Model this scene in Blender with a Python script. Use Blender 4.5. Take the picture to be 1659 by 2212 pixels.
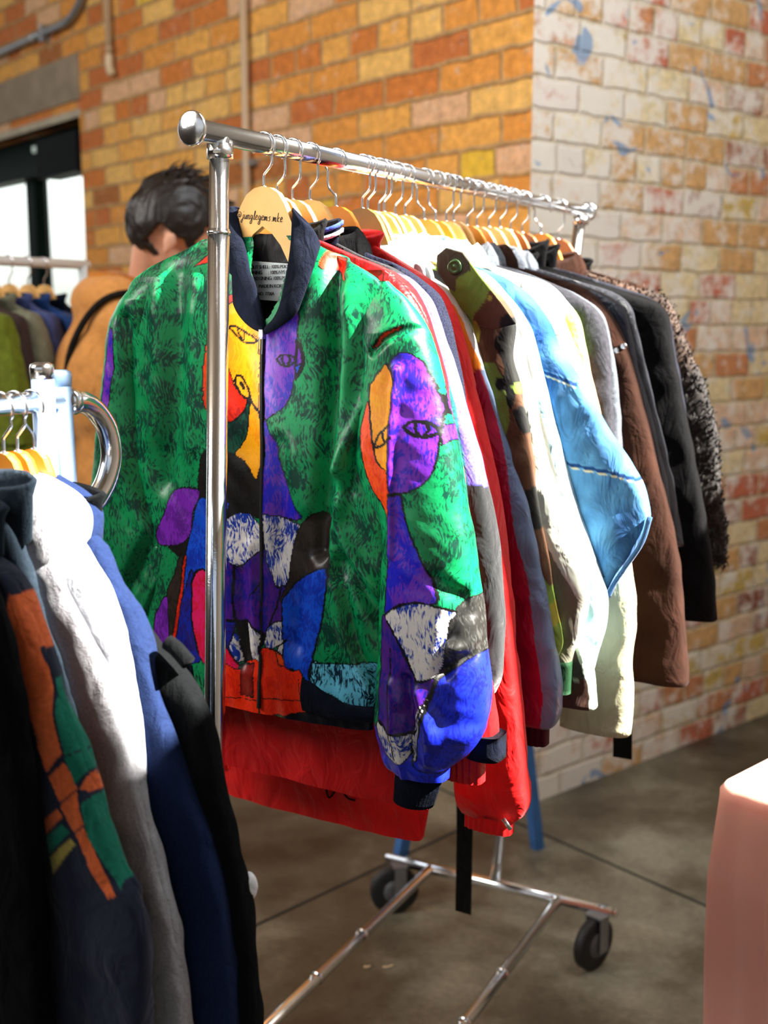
import bpy, bmesh, math, random
import numpy as np
from mathutils import Vector, noise as mnoise

for _o in list(bpy.data.objects):
    bpy.data.objects.remove(_o)
SC = bpy.context.scene
COL = SC.collection
random.seed(7)
RNG = np.random.RandomState(11)

# ------------------------------------------------------------------ camera
CAM_H, PITCH, FPX = 1.5, math.radians(9.7), 2500.0
cam_d = bpy.data.cameras.new('camera')
cam = bpy.data.objects.new('camera', cam_d)
COL.objects.link(cam)
cam.location = (0, 0, CAM_H)
cam.rotation_euler = (math.pi / 2 - PITCH, 0, 0)
cam_d.sensor_width = 36
cam_d.sensor_fit = 'AUTO'
cam_d.lens = FPX / 2212 * 36
cam_d.clip_start = 0.05
cam_d.dof.use_dof = True
cam_d.dof.focus_distance = 1.52
cam_d.dof.aperture_fstop = 3.6
SC.camera = cam

# ------------------------------------------------------------------ world, sun, added soft fills, exposure
SUN_AZ, SUN_EL = 105.0, 43.0
SUN_STRENGTH = 33.0
WORLD_STRENGTH = 0.50
EXPOSURE = 0.35
w = bpy.data.worlds.new('world')
SC.world = w
w.use_nodes = True
nt = w.node_tree
nt.nodes.clear()
wo = nt.nodes.new('ShaderNodeOutputWorld')
wb = nt.nodes.new('ShaderNodeBackground')
tc = nt.nodes.new('ShaderNodeTexCoord')
sp = nt.nodes.new('ShaderNodeSeparateXYZ')
cr = nt.nodes.new('ShaderNodeValToRGB')
nt.links.new(tc.outputs['Generated'], sp.inputs[0])
nt.links.new(sp.outputs['Z'], cr.inputs[0])
cr.color_ramp.elements[0].position = 0.0
cr.color_ramp.elements[0].color = (0.30, 0.28, 0.25, 1)
cr.color_ramp.elements[1].position = 0.12
cr.color_ramp.elements[1].color = (1.0, 1.0, 1.0, 1)
e = cr.color_ramp.elements.new(0.6)
e.color = (0.62, 0.78, 1.0, 1)
nt.links.new(cr.outputs[0], wb.inputs[0])
# hazy bright sky over the street to the north
dt = nt.nodes.new('ShaderNodeVectorMath'); dt.operation = 'DOT_PRODUCT'; dt.inputs[1].default_value = (-.35, .93, .10)
nt.links.new(tc.outputs['Generated'], dt.inputs[0])
hz_ = nt.nodes.new('ShaderNodeMapRange'); hz_.interpolation_type = 'SMOOTHSTEP'
hz_.inputs[1].default_value = .72; hz_.inputs[2].default_value = .93; hz_.inputs[3].default_value = WORLD_STRENGTH; hz_.inputs[4].default_value = 2.2
nt.links.new(dt.outputs['Value'], hz_.inputs[0])
nt.links.new(hz_.outputs[0], wb.inputs[1])
nt.links.new(wb.outputs[0], wo.inputs[0])

sun_d = bpy.data.lights.new('sun', 'SUN')
sun = bpy.data.objects.new('sun', sun_d)
COL.objects.link(sun)
_az, _el = math.radians(SUN_AZ), math.radians(SUN_EL)
SUNV = Vector((math.sin(_az) * math.cos(_el), math.cos(_az) * math.cos(_el), math.sin(_el)))
sun.rotation_euler = SUNV.to_track_quat('Z', 'Y').to_euler()
sun.location = SUNV * 6
sun_d.energy = SUN_STRENGTH
sun_d.angle = math.radians(0.6)
sun_d.color = (1.0, 0.95, 0.87)


def area(name, loc, look, size, power, color):
    d = bpy.data.lights.new(name, 'AREA')
    d.shape = 'RECTANGLE'
    d.size, d.size_y = size
    d.energy = power
    d.color = color
    o = bpy.data.objects.new(name, d)
    COL.objects.link(o)
    o.location = loc
    o.rotation_euler = (Vector(loc) - Vector(look)).to_track_quat('Z', 'Y').to_euler()
    return o


# added fill lamps that brighten the left and the right brick wall
area('shopfront_daylight', (-3.3, 1.0, 3.2), (-0.5, 4.6, 2.0), (2.2, 1.4), 95, (1.0, 0.97, 0.93))
area('window_daylight', (0.80, 1.75, 3.3), (0.62, 3.6, 1.3), (1.2, .9), 34, (0.93, 0.97, 1.0))

SC.view_settings.view_transform = 'Standard'
SC.view_settings.look = 'None'
SC.view_settings.gamma = 1.0
SC.view_settings.use_curve_mapping = False
SC.view_settings.exposure = EXPOSURE


# ------------------------------------------------------------------ pixel -> place helpers (used to measure where things stand)
def ray(px, py):
    xc = (px - 829.5) / FPX
    yc = (1106 - py) / FPX
    c, s = math.cos(PITCH), math.sin(PITCH)
    return np.array([xc, c + yc * s, -s + yc * c])


def at_z(px, py, z):
    d = ray(px, py)
    t = (z - CAM_H) / d[2]
    return np.array([d[0] * t, d[1] * t, z])


def at_y(px, py, y):
    d = ray(px, py)
    t = y / d[1]
    return np.array([d[0] * t, y, CAM_H + d[2] * t])


def at_plane(px, py, P, N):
    d = ray(px, py)
    C0 = np.array([0, 0, CAM_H])
    t = np.dot(np.array(P) - C0, N) / np.dot(d, N)
    return C0 + d * t


# ------------------------------------------------------------------ objects
ORG = {}


def tag(o, label=None, cat=None, group=None, kind=None):
    if label: o['label'] = label
    if cat: o['category'] = cat
    if group: o['group'] = group
    if kind: o['kind'] = kind
    return o


def thing(name, loc, label, cat, group=None):
    o = bpy.data.objects.new(name, None)
    o.empty_display_size = 0.05
    o.location = [float(x) for x in loc]
    COL.objects.link(o)
    ORG[o.name] = np.array(loc, float)
    tag(o, label, cat, group)
    return o


def make(name, V, F, mat, parent=None, smooth=True, colors=None, uv=None, label=None, loc=None, mats=None, fmat=None):
    """one mesh object; V in world coordinates"""
    V = np.asarray(V, float)
    if parent is not None:
        org = ORG[parent.name]
    elif loc is not None:
        org = np.array(loc, float)
    else:
        org = np.array([V[:, 0].mean(), V[:, 1].mean(), V[:, 2].min()])
    m = bpy.data.meshes.new(name)
    L = V - org
    if isinstance(F, np.ndarray) and F.ndim == 2:
        nf, k = F.shape
        m.vertices.add(len(L))
        m.vertices.foreach_set('co', L.ravel())
        m.loops.add(nf * k)
        m.loops.foreach_set('vertex_index', F.ravel().astype(np.int32))
        m.polygons.add(nf)
        m.polygons.foreach_set('loop_start', np.arange(0, nf * k, k, dtype=np.int32))
        m.update(calc_edges=True)
        m.validate()
    else:
        m.from_pydata([tuple(p) for p in L], [], [tuple(int(i) for i in f) for f in F])
        m.update()
    m.polygons.foreach_set('use_smooth', [smooth] * len(m.polygons))
    if mats:
        for mm in mats: m.materials.append(mm)
        if fmat is not None: m.polygons.foreach_set('material_index', [int(i) for i in fmat])
    elif mat is not None:
        m.materials.append(mat)
    if colors is not None:
        for cn, arr in colors.items():
            a = m.color_attributes.new(cn, 'FLOAT_COLOR', 'POINT')
            c4 = np.ones((len(V), 4))
            c4[:, :3] = arr
            a.data.foreach_set('color', c4.ravel())
    if uv is not None:
        ul = m.uv_layers.new(name='UVMap')
        li = np.zeros(len(m.loops), np.int32)
        m.loops.foreach_get('vertex_index', li)
        ul.data.foreach_set('uv', np.asarray(uv, float)[li].ravel())
    o = bpy.data.objects.new(name, m)
    COL.objects.link(o)
    if parent is not None:
        o.parent = parent
    else:
        o.location = [float(x) for x in org]
    ORG[o.name] = org
    if label: o['label'] = label
    return o


def join(parts):
    V, F, off = [], [], 0
    for v, f in parts:
        v = np.asarray(v, float)
        V.append(v)
        F += [[int(i) + off for i in ff] for ff in f]
        off += len(v)
    return np.vstack(V), F


def box(c, s, ax=None):
    """box centre c, full sizes s, axes ax (3 vectors)"""
    ax = np.eye(3) if ax is None else np.asarray(ax, float)
    V = []
    for i in (-.5, .5):
        for j in (-.5, .5):
            for k in (-.5, .5):
                V.append(np.asarray(c) + ax[0] * s[0] * i + ax[1] * s[1] * j + ax[2] * s[2] * k)
    F = [(0, 1, 3, 2), (4, 6, 7, 5), (0, 4, 5, 1), (2, 3, 7, 6), (0, 2, 6, 4), (1, 5, 7, 3)]
    return np.array(V), F


def tube(P, r, n=12, cap=True, closed=False):
    P = np.asarray(P, float)
    m = len(P)
    rr = np.full(m, r) if np.isscalar(r) else np.asarray(r, float)
    T = np.zeros_like(P)
    for i in range(m):
        if closed:
            T[i] = P[(i + 1) % m] - P[i - 1]
        else:
            T[i] = P[min(i + 1, m - 1)] - P[max(i - 1, 0)]
        T[i] /= max(np.linalg.norm(T[i]), 1e-9)
    up = np.array([0, 0, 1.0]) if abs(T[0][2]) < .9 else np.array([1.0, 0, 0])
    N = np.cross(T[0], up)
    N /= np.linalg.norm(N)
    V = []
    for i in range(m):
        N = N - T[i] * np.dot(N, T[i])
        N /= np.linalg.norm(N)
        B = np.cross(T[i], N)
        for k in range(n):
            a = 2 * math.pi * k / n
            V.append(P[i] + rr[i] * (math.cos(a) * N + math.sin(a) * B))
    F = []
    for i in range(m if closed else m - 1):
        j = (i + 1) % m
        for k in range(n):
            k2 = (k + 1) % n
            F.append((i * n + k, i * n + k2, j * n + k2, j * n + k))
    if cap and not closed:
        F.append(tuple(range(n))[::-1])
        F.append(tuple(range((m - 1) * n, m * n)))
    return np.array(V), F


def lathe(C, axis, prof, n=24):
    """prof: (distance along axis, radius)"""
    axis = np.asarray(axis, float)
    axis = axis / np.linalg.norm(axis)
    up = np.array([0, 0, 1.0]) if abs(axis[2]) < .9 else np.array([1.0, 0, 0])
    N = np.cross(axis, up)
    N /= np.linalg.norm(N)
    B = np.cross(axis, N)
    V, F = [], []
    for (h, r) in prof:
        for k in range(n):
            a = 2 * math.pi * k / n
            V.append(np.asarray(C) + axis * h + max(r, 1e-5) * (math.cos(a) * N + math.sin(a) * B))
    for i in range(len(prof) - 1):
        for k in range(n):
            k2 = (k + 1) % n
            F.append((i * n + k, i * n + k2, (i + 1) * n + k2, (i + 1) * n + k))
    F.append(tuple(range(n))[::-1])
    F.append(tuple(range((len(prof) - 1) * n, len(prof) * n)))
    return np.array(V), F


def smoothline(P, per=8):
    """Catmull-Rom through points"""
    P = np.asarray(P, float)
    Q = np.vstack([2 * P[0] - P[1], P, 2 * P[-1] - P[-2]])
    out = []
    for i in range(1, len(Q) - 2):
        for k in range(per):
            t = k / per
            out.append(.5 * ((2 * Q[i]) + (-Q[i - 1] + Q[i + 1]) * t + (2 * Q[i - 1] - 5 * Q[i] + 4 * Q[i + 1] - Q[i + 2]) * t * t
                             + (-Q[i - 1] + 3 * Q[i] - 3 * Q[i + 1] + Q[i + 2]) * t ** 3))
    out.append(P[-1])
    return np.array(out)


# vectorised value noise in [-1, 1]
_TAB = RNG.rand(64, 64, 64) * 2 - 1


def vnoise(x, y, z=0.0):
    x, y, z = np.broadcast_arrays(np.asarray(x, float), np.asarray(y, float), np.asarray(z, float))
    xi, yi, zi = np.floor(x).astype(int), np.floor(y).astype(int), np.floor(z).astype(int)
    fx, fy, fz = x - xi, y - yi, z - zi
    fx, fy, fz = [f * f * (3 - 2 * f) for f in (fx, fy, fz)]
    r = 0
    for dx in (0, 1):
        for dy in (0, 1):
            for dz in (0, 1):
                r = r + _TAB[(xi + dx) % 64, (yi + dy) % 64, (zi + dz) % 64] * \
                    (fx if dx else 1 - fx) * (fy if dy else 1 - fy) * (fz if dz else 1 - fz)
    return r


def srgb(*c):
    if len(c) == 1: c = c[0]
    return tuple(((v / 12.92) if v <= .04045 else ((v + .055) / 1.055) ** 2.4) for v in c)


# ------------------------------------------------------------------ materials
def new_mat(name):
    m = bpy.data.materials.new(name)
    m.use_nodes = True
    t = m.node_tree
    b = t.nodes['Principled BSDF']
    return m, t, b


def simple(name, col, rough=.6, metal=0.0, noise=0.0, nscale=40, bump=0.0, bscale=200, sheen=0.0, spec=.5, coat=0.0, trans=0.0, alpha=1.0, wr=0):
    m, t, b = new_mat(name)
    col = tuple(col) + (1,)
    b.inputs['Roughness'].default_value = rough
    b.inputs['Metallic'].default_value = metal
    b.inputs['Specular IOR Level'].default_value = spec
    b.inputs['Sheen Weight'].default_value = sheen
    b.inputs['Coat Weight'].default_value = coat
    b.inputs['Transmission Weight'].default_value = trans
    b.inputs['Alpha'].default_value = alpha
    if noise > 0:
        tcn = t.nodes.new('ShaderNodeTexCoord')
        n = t.nodes.new('ShaderNodeTexNoise')
        n.inputs['Scale'].default_value = nscale
        n.inputs['Detail'].default_value = 5
        r = t.nodes.new('ShaderNodeMix')
        r.data_type = 'RGBA'
        t.links.new(tcn.outputs['Object'], n.inputs['Vector'])
        mr = t.nodes.new('ShaderNodeMapRange')
        mr.inputs[1].default_value = .35
        mr.inputs[2].default_value = .65
        t.links.new(n.outputs[0], mr.inputs[0])
        t.links.new(mr.outputs[0], r.inputs['Factor'])
        r.inputs['A'].default_value = tuple(c * (1 - noise) for c in col[:3]) + (1,)
        r.inputs['B'].default_value = tuple(min(1, c * (1 + noise)) for c in col[:3]) + (1,)
        t.links.new(r.outputs['Result'], b.inputs['Base Color'])
    else:
        b.inputs['Base Color'].default_value = col
    if bump > 0:
        tcn = t.nodes.new('ShaderNodeTexCoord')
        n = t.nodes.new('ShaderNodeTexNoise')
        n.inputs['Scale'].default_value = bscale
        n.inputs['Detail'].default_value = 3
        bp = t.nodes.new('ShaderNodeBump')
        bp.inputs['Strength'].default_value = bump
        bp.inputs['Distance'].default_value = .002
        t.links.new(tcn.outputs['Object'], n.inputs['Vector'])
        t.links.new(n.outputs[0], bp.inputs['Height'])
        t.links.new(bp.outputs[0], b.inputs['Normal'])
        if wr: wrinkle(t, b, tcn, bp, wr)
    return m


def wrinkle(t, b, tcn, bp, amt, sc=(26, 26, 15)):
    mp = t.nodes.new('ShaderNodeMapping'); mp.inputs['Scale'].default_value = sc
    n = t.nodes.new('ShaderNodeTexNoise'); n.inputs['Scale'].default_value = 1; n.inputs['Detail'].default_value = 3
    n.inputs['Distortion'].default_value = 1.1
    b2 = t.nodes.new('ShaderNodeBump'); b2.inputs['Strength'].default_value = amt; b2.inputs['Distance'].default_value = .012
    t.links.new(tcn.outputs['Object'], mp.inputs[0]); t.links.new(mp.outputs[0], n.inputs['Vector'])
    t.links.new(n.outputs[0], b2.inputs['Height'])
    if bp is not None: t.links.new(bp.outputs[0], b2.inputs['Normal'])
    t.links.new(b2.outputs[0], b.inputs['Normal'])


def fabric(name, col, rough=.85, noise=.12, nscale=60, bump=.25, bscale=500, sheen=.15, spec=.3, wr=.7):
    dk = max(col) < .32
    if dk and rough > .5: sheen, spec = sheen * .12, spec * .45
    return simple(name, srgb(col), rough, 0, noise, nscale, bump, bscale, sheen * .5, spec * .8, wr=wr)


def art_mat(name, rough=.38, sc=1.0):
    """printed cloth: colour attributes 'ca' (ground) and 'cb' (ink strokes)"""
    m, t, b = new_mat(name)
    A = t.nodes.new('ShaderNodeVertexColor'); A.layer_name = 'ca'
    B = t.nodes.new('ShaderNodeVertexColor'); B.layer_name = 'cb'
    tcn = t.nodes.new('ShaderNodeTexCoord')
    # warped, stretched strokes
    nz = t.nodes.new('ShaderNodeTexNoise'); nz.inputs['Scale'].default_value = 14 * sc; nz.inputs['Detail'].default_value = 2
    t.links.new(tcn.outputs['Object'], nz.inputs['Vector'])
    mx = t.nodes.new('ShaderNodeVectorMath'); mx.operation = 'MULTIPLY_ADD'
    mx.inputs[1].default_value = (.055, .055, .055)
    t.links.new(nz.outputs['Color'], mx.inputs[0])
    t.links.new(tcn.outputs['Object'], mx.inputs[2])
    mp = t.nodes.new('ShaderNodeMapping'); mp.inputs['Scale'].default_value = (330 * sc, 330 * sc, 95 * sc)
    mp.inputs['Rotation'].default_value = (.9, .6, .3)
    t.links.new(mx.outputs[0], mp.inputs[0])
    n1 = t.nodes.new('ShaderNodeTexNoise'); n1.inputs['Scale'].default_value = 1; n1.inputs['Detail'].default_value = 3
    t.links.new(mp.outputs[0], n1.inputs['Vector'])
    n2 = t.nodes.new('ShaderNodeTexNoise'); n2.inputs['Scale'].default_value = 34 * sc; n2.inputs['Detail'].default_value = 4
    t.links.new(tcn.outputs['Object'], n2.inputs['Vector'])
    ad = t.nodes.new('ShaderNodeMath'); ad.operation = 'MULTIPLY_ADD'; ad.inputs[1].default_value = .9
    t.links.new(n2.outputs[0], ad.inputs[0]); t.links.new(n1.outputs[0], ad.inputs[2])
    mr = t.nodes.new('ShaderNodeMapRange'); mr.inputs[1].default_value = .90; mr.inputs[2].default_value = 1.06
    t.links.new(ad.outputs[0], mr.inputs[0])
    mix = t.nodes.new('ShaderNodeMix'); mix.data_type = 'RGBA'
    t.links.new(mr.outputs[0], mix.inputs['Factor'])
    t.links.new(A.outputs[0], mix.inputs['A']); t.links.new(B.outputs[0], mix.inputs['B'])
    t.links.new(mix.outputs['Result'], b.inputs['Base Color'])
    b.inputs['Roughness'].default_value = rough
    b.inputs['Specular IOR Level'].default_value = .5
    bp = t.nodes.new('ShaderNodeBump'); bp.inputs['Strength'].default_value = .25; bp.inputs['Distance'].default_value = .002
    n3 = t.nodes.new('ShaderNodeTexNoise'); n3.inputs['Scale'].default_value = 120; n3.inputs['Detail'].default_value = 3
    t.links.new(tcn.outputs['Object'], n3.inputs['Vector'])
    t.links.new(n3.outputs[0], bp.inputs['Height'])
    t.links.new(bp.outputs[0], b.inputs['Normal'])
    return m


def paint_mat(name, rough=.8, sheen=.1, mott=.15, mscale=40):
    """cloth whose dyes are in the colour attribute 'ca'"""
    m, t, b = new_mat(name)
    A = t.nodes.new('ShaderNodeVertexColor'); A.layer_name = 'ca'
    tcn = t.nodes.new('ShaderNodeTexCoord')
    n = t.nodes.new('ShaderNodeTexNoise'); n.inputs['Scale'].default_value = mscale; n.inputs['Detail'].default_value = 5
    t.links.new(tcn.outputs['Object'], n.inputs['Vector'])
    mr = t.nodes.new('ShaderNodeMapRange')
    mr.inputs[1].default_value = .3; mr.inputs[2].default_value = .7
    mr.inputs[3].default_value = 1 - mott; mr.inputs[4].default_value = 1 + mott
    t.links.new(n.outputs[0], mr.inputs[0])
    vm = t.nodes.new('ShaderNodeVectorMath'); vm.operation = 'SCALE'
    t.links.new(A.outputs[0], vm.inputs[0]); t.links.new(mr.outputs[0], vm.inputs['Scale'])
    t.links.new(vm.outputs[0], b.inputs['Base Color'])
    b.inputs['Roughness'].default_value = rough
    b.inputs['Sheen Weight'].default_value = sheen * .5
    b.inputs['Specular IOR Level'].default_value = .3
    wrinkle(t, b, tcn, None, .7)
    return m


def brick_mat(name, pal, mortar, bw=.262, bh=.0865, white=0.0, wcol=(.8, .78, .74), blue=False, sat=1.0):
    """real running-bond brick pattern from UVs in metres; pal = [(pos, sRGB)...] picked per brick"""
    m, t, b = new_mat(name)
    L = t.links.new
    N = t.nodes.new

    def math_(op, a, b_=None, c_=None):
        n = N('ShaderNodeMath'); n.operation = op
        for i, v in enumerate((a, b_, c_)):
            if v is None: continue
            if isinstance(v, (int, float)): n.inputs[i].default_value = v
            else: L(v, n.inputs[i])
        return n.outputs[0]
    uvn = N('ShaderNodeUVMap')
    sp = N('ShaderNodeSeparateXYZ')
    wob = N('ShaderNodeTexNoise'); wob.inputs['Scale'].default_value = 14; wob.inputs['Detail'].default_value = 4
    L(uvn.outputs[0], wob.inputs['Vector'])
    wv = N('ShaderNodeVectorMath'); wv.operation = 'MULTIPLY_ADD'; wv.inputs[1].default_value = (.022, .022, 0)
    L(wob.outputs['Color'], wv.inputs[0]); L(uvn.outputs[0], wv.inputs[2])
    L(wv.outputs[0], sp.inputs[0])
    U, Vv = sp.outputs['X'], sp.outputs['Y']
    v = math_('DIVIDE', Vv, bh)
    row = math_('FLOOR', v)
    fv = math_('SUBTRACT', v, row)
    par = math_('MODULO', row, 2.0)
    # every few courses are headers (short bricks)
    r6 = math_('MODULO', row, 5.0)
    hd = math_('COMPARE', r6, 2.0, .1)
    width = math_('SUBTRACT', bw, math_('MULTIPLY', hd, bw * .42))
    u = math_('ADD', math_('DIVIDE', U, width), math_('MULTIPLY', par, .5))
    cell = math_('FLOOR', u)
    fu = math_('SUBTRACT', u, cell)
    cmb = N('ShaderNodeCombineXYZ'); L(cell, cmb.inputs[0]); L(row, cmb.inputs[1])
    wn = N('ShaderNodeTexWhiteNoise'); wn.noise_dimensions = '2D'; L(cmb.outputs[0], wn.inputs['Vector'])
    ramp = N('ShaderNodeValToRGB'); ramp.color_ramp.interpolation = 'CONSTANT'
    els = ramp.color_ramp.elements
    els[0].position = 0; els[0].color = srgb(pal[0][1]) + (1,)
    els[1].position = pal[1][0]; els[1].color = srgb(pal[1][1]) + (1,)
    for p, c in pal[2:]:
        e_ = els.new(p); e_.color = srgb(c) + (1,)
    L(wn.outputs['Value'], ramp.inputs[0])
    # stains inside the brick
    n1 = N('ShaderNodeTexNoise'); n1.inputs['Scale'].default_value = 30; n1.inputs['Detail'].default_value = 8; n1.inputs['Roughness'].default_value = .7
    L(uvn.outputs[0], n1.inputs['Vector'])
    mr = N('ShaderNodeMapRange'); mr.inputs[1].default_value = .3; mr.inputs[2].default_value = .7; mr.inputs[3].default_value = .68; mr.inputs[4].default_value = 1.35
    L(n1.outputs[0], mr.inputs[0])
    sc_ = N('ShaderNodeVectorMath'); sc_.operation = 'SCALE'; L(ramp.outputs[0], sc_.inputs[0]); L(mr.outputs[0], sc_.inputs['Scale'])
    # whitewash remains
    n2 = N('ShaderNodeTexNoise'); n2.inputs['Scale'].default_value = 11; n2.inputs['Detail'].default_value = 9; n2.inputs['Roughness'].default_value = .75
    L(uvn.outputs[0], n2.inputs['Vector'])
    spu = N('ShaderNodeSeparateXYZ'); L(uvn.outputs[0], spu.inputs[0])
    if white > 0:
        fall = N('ShaderNodeMapRange'); fall.inputs[1].default_value = 0.0; fall.inputs[2].default_value = 1.6
        fall.inputs[3].default_value = .53 - white * .25; fall.inputs[4].default_value = .68 - white * .03
        L(spu.outputs['X'], fall.inputs[0])
        wn2 = math_('MULTIPLY_ADD', wn.outputs['Value'], .14, n2.outputs[0])
        dlt = math_('SUBTRACT', wn2, fall.outputs[0])
        wf = N('ShaderNodeMapRange'); wf.inputs[1].default_value = -.02; wf.inputs[2].default_value = .12; wf.inputs[4].default_value = .82
        L(dlt, wf.inputs[0]); wfo = wf.outputs[0]
    else:
        wf = N('ShaderNodeMapRange'); wf.inputs[1].default_value = .57; wf.inputs[2].default_value = .70; wf.inputs[4].default_value = .65
        L(n2.outputs[0], wf.inputs[0]); wfo = wf.outputs[0]
    mixw = N('ShaderNodeMix'); mixw.data_type = 'RGBA'; L(wfo, mixw.inputs['Factor']); L(sc_.outputs[0], mixw.inputs['A'])
    mixw.inputs['B'].default_value = tuple(wcol) + (1,)
    # mortar
    du = math_('MULTIPLY', math_('MINIMUM', fu, math_('SUBTRACT', 1.0, fu)), width)
    dv = math_('MULTIPLY', math_('MINIMUM', fv, math_('SUBTRACT', 1.0, fv)), bh)
    dm = math_('MINIMUM', du, dv)
    mk = N('ShaderNodeMapRange'); mk.interpolation_type = 'SMOOTHSTEP'; mk.inputs[1].default_value = .003; mk.inputs[2].default_value = .010
    L(dm, mk.inputs[0])
    if white > 0:
        mk.inputs[3].default_value = .12
    mixm = N('ShaderNodeMix'); mixm.data_type = 'RGBA'; L(mk.outputs[0], mixm.inputs['Factor'])
    mcol = N('ShaderNodeVectorMath'); mcol.operation = 'SCALE'; mcol.inputs[0].default_value = srgb(mortar); L(mr.outputs[0], mcol.inputs['Scale'])
    L(mcol.outputs[0], mixm.inputs['A']); L(mixw.outputs['Result'], mixm.inputs['B'])
    out = mixm.outputs['Result']
    if white > 0:   # lime wash lies over joints as well
        mw2 = N('ShaderNodeMix'); mw2.data_type = 'RGBA'; L(math_('MULTIPLY', wfo, .6), mw2.inputs['Factor']); L(out, mw2.inputs['A'])
        mw2.inputs['B'].default_value = tuple(wcol) + (1,)
        out = mw2.outputs['Result']
    if blue:
        n4 = N('ShaderNodeTexNoise'); n4.inputs['Scale'].default_value = 5.0; n4.inputs['Detail'].default_value = 2
        n4.inputs['Distortion'].default_value = 1.6
        L(uvn.outputs[0], n4.inputs['Vector'])
        bf = N('ShaderNodeMapRange'); bf.inputs[1].default_value = .655; bf.inputs[2].default_value = .675; bf.inputs[4].default_value = .75
        L(n4.outputs[0], bf.inputs[0])
        mb = N('ShaderNodeMix'); mb.data_type = 'RGBA'; L(bf.outputs[0], mb.inputs['Factor']); L(out, mb.inputs['A'])
        mb.inputs['B'].default_value = srgb(.42, .58, .75) + (1,)
        out = mb.outputs['Result']
    L(out, b.inputs['Base Color'])
    b.inputs['Roughness'].default_value = .9
    hgt = math_('MULTIPLY_ADD', n1.outputs[0], .5, mk.outputs[0])
    bp = N('ShaderNodeBump'); bp.inputs['Strength'].default_value = .8; bp.inputs['Distance'].default_value = .008
    L(hgt, bp.inputs['Height']); L(bp.outputs[0], b.inputs['Normal'])
    return m


CHROME = simple('chrome', (.90, .91, .93), .15, 1.0, bump=.05, bscale=300)
STEEL = simple('hook_steel', (.75, .76, .78), .18, 1.0)
WOOD = simple('pale_wood', srgb(.90, .70, .42), .42, 0, .12, 14, .1, 90, coat=.25)
WOOD_O = simple('amber_wood', srgb(.93, .58, .18), .35, 0, .15, 14, .1, 90, coat=.4)
WOOD_B = simple('brown_wood', srgb(.66, .38, .18), .4, 0, .15, 14, .1, 90, coat=.3)
WOOD_K = simple('olive_wood', srgb(.48, .42, .18), .4, 0, .15, 14, coat=.3)
BLACKRUB = simple('black_rubber', (.012, .012, .013), .6)
INK = simple('black_ink', (.01, .01, .012), .5)

# ================================================================== THE ROOM
CORNER = np.array([.411, 3.353, 0])
LD = np.array([-.636, .772, 0]); LD /= np.linalg.norm(LD)     # left wall runs away to the left
RD = np.array([.772, .636, 0]); RD /= np.linalg.norm(RD)      # right wall runs away to the right
LN = np.array([-.772, -.636, 0]); LN /= np.linalg.norm(LN)    # out of the left wall, into the room
RN = np.array([.636, -.772, 0]); RN /= np.linalg.norm(RN)
UPZ = np.array([0, 0, 1.0])
CEIL = 3.9


def wall_pt(px, py, P, N, off=0.0):
    return at_plane(px, py, P + N * off, N)


def slab(D, NN, k0, k1, z0, z1, th=.25, off=0.0):
    """piece of wall along D from k0..k1, z0..z1, front face on the wall plane"""
    V, UV = [], []
    for dk in (0, 1):
        k = (k0, k1)[dk]
        for dn in (0, 1):
            for dz in (0, 1):
                z = (z0, z1)[dz]
                V.append(CORNER + D * k + NN * (off - th * dn) + UPZ * z)
                UV.append((k + th * dn, z))
            if k == 0 and dn: V[-1] = V[-1] + D * th
    F = [(0, 1, 3, 2), (4, 6, 7, 5), (0, 4, 5, 1), (2, 3, 7, 6), (0, 2, 6, 4), (1, 5, 7, 3)]
    return np.array(V), F, UV


def walls(name, D, NN, pieces, mat):
    Vs, Fs, Us, off = [], [], [], 0
    for p in pieces:
        V, F, UV = slab(D, NN, *p)
        Vs.append(V); Us += UV
        Fs += [[i + off for i in f] for f in F]
        off += len(V)
    o = make(name, np.vstack(Vs), Fs, mat, smooth=False, uv=Us)
    tag(o, kind='structure')
    return o


brick_l = brick_mat('orange_brick', [(0, (.84, .56, .24)), (.22, (.87, .63, .30)), (.42, (.78, .46, .19)), (.55, (.88, .69, .38)),
                                     (.68, (.74, .42, .20)), (.80, (.84, .66, .50)), (.92, (.64, .39, .18)), (.96, (.86, .70, .22))],
                    (.70, .55, .36), white=0, wcol=(.72, .62, .5))
brick_r = brick_mat('whitewashed_brick', [(0, (.82, .64, .42)), (.22, (.78, .52, .34)), (.34, (.88, .80, .62)), (.50, (.76, .42, .30)),
                                          (.62, (.86, .72, .60)), (.76, (.80, .68, .36)), (.88, (.66, .46, .36)), (.95, (.55, .30, .20))],
                    (.80, .72, .58), bw=.205, bh=.0865, white=.42, blue=True, wcol=(.86, .81, .73))
DK0, DK1, DZ = 2.847, 5.6, 2.395
walls('wall_left', LD, LN, [(0, DK0, 0, CEIL), (DK0, DK1, DZ, CEIL), (DK1, 7.5, 0, CEIL)], brick_l)
walls('wall_right', RD, RN, [(0.0, 4.6, 0, CEIL)], brick_r)

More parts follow.
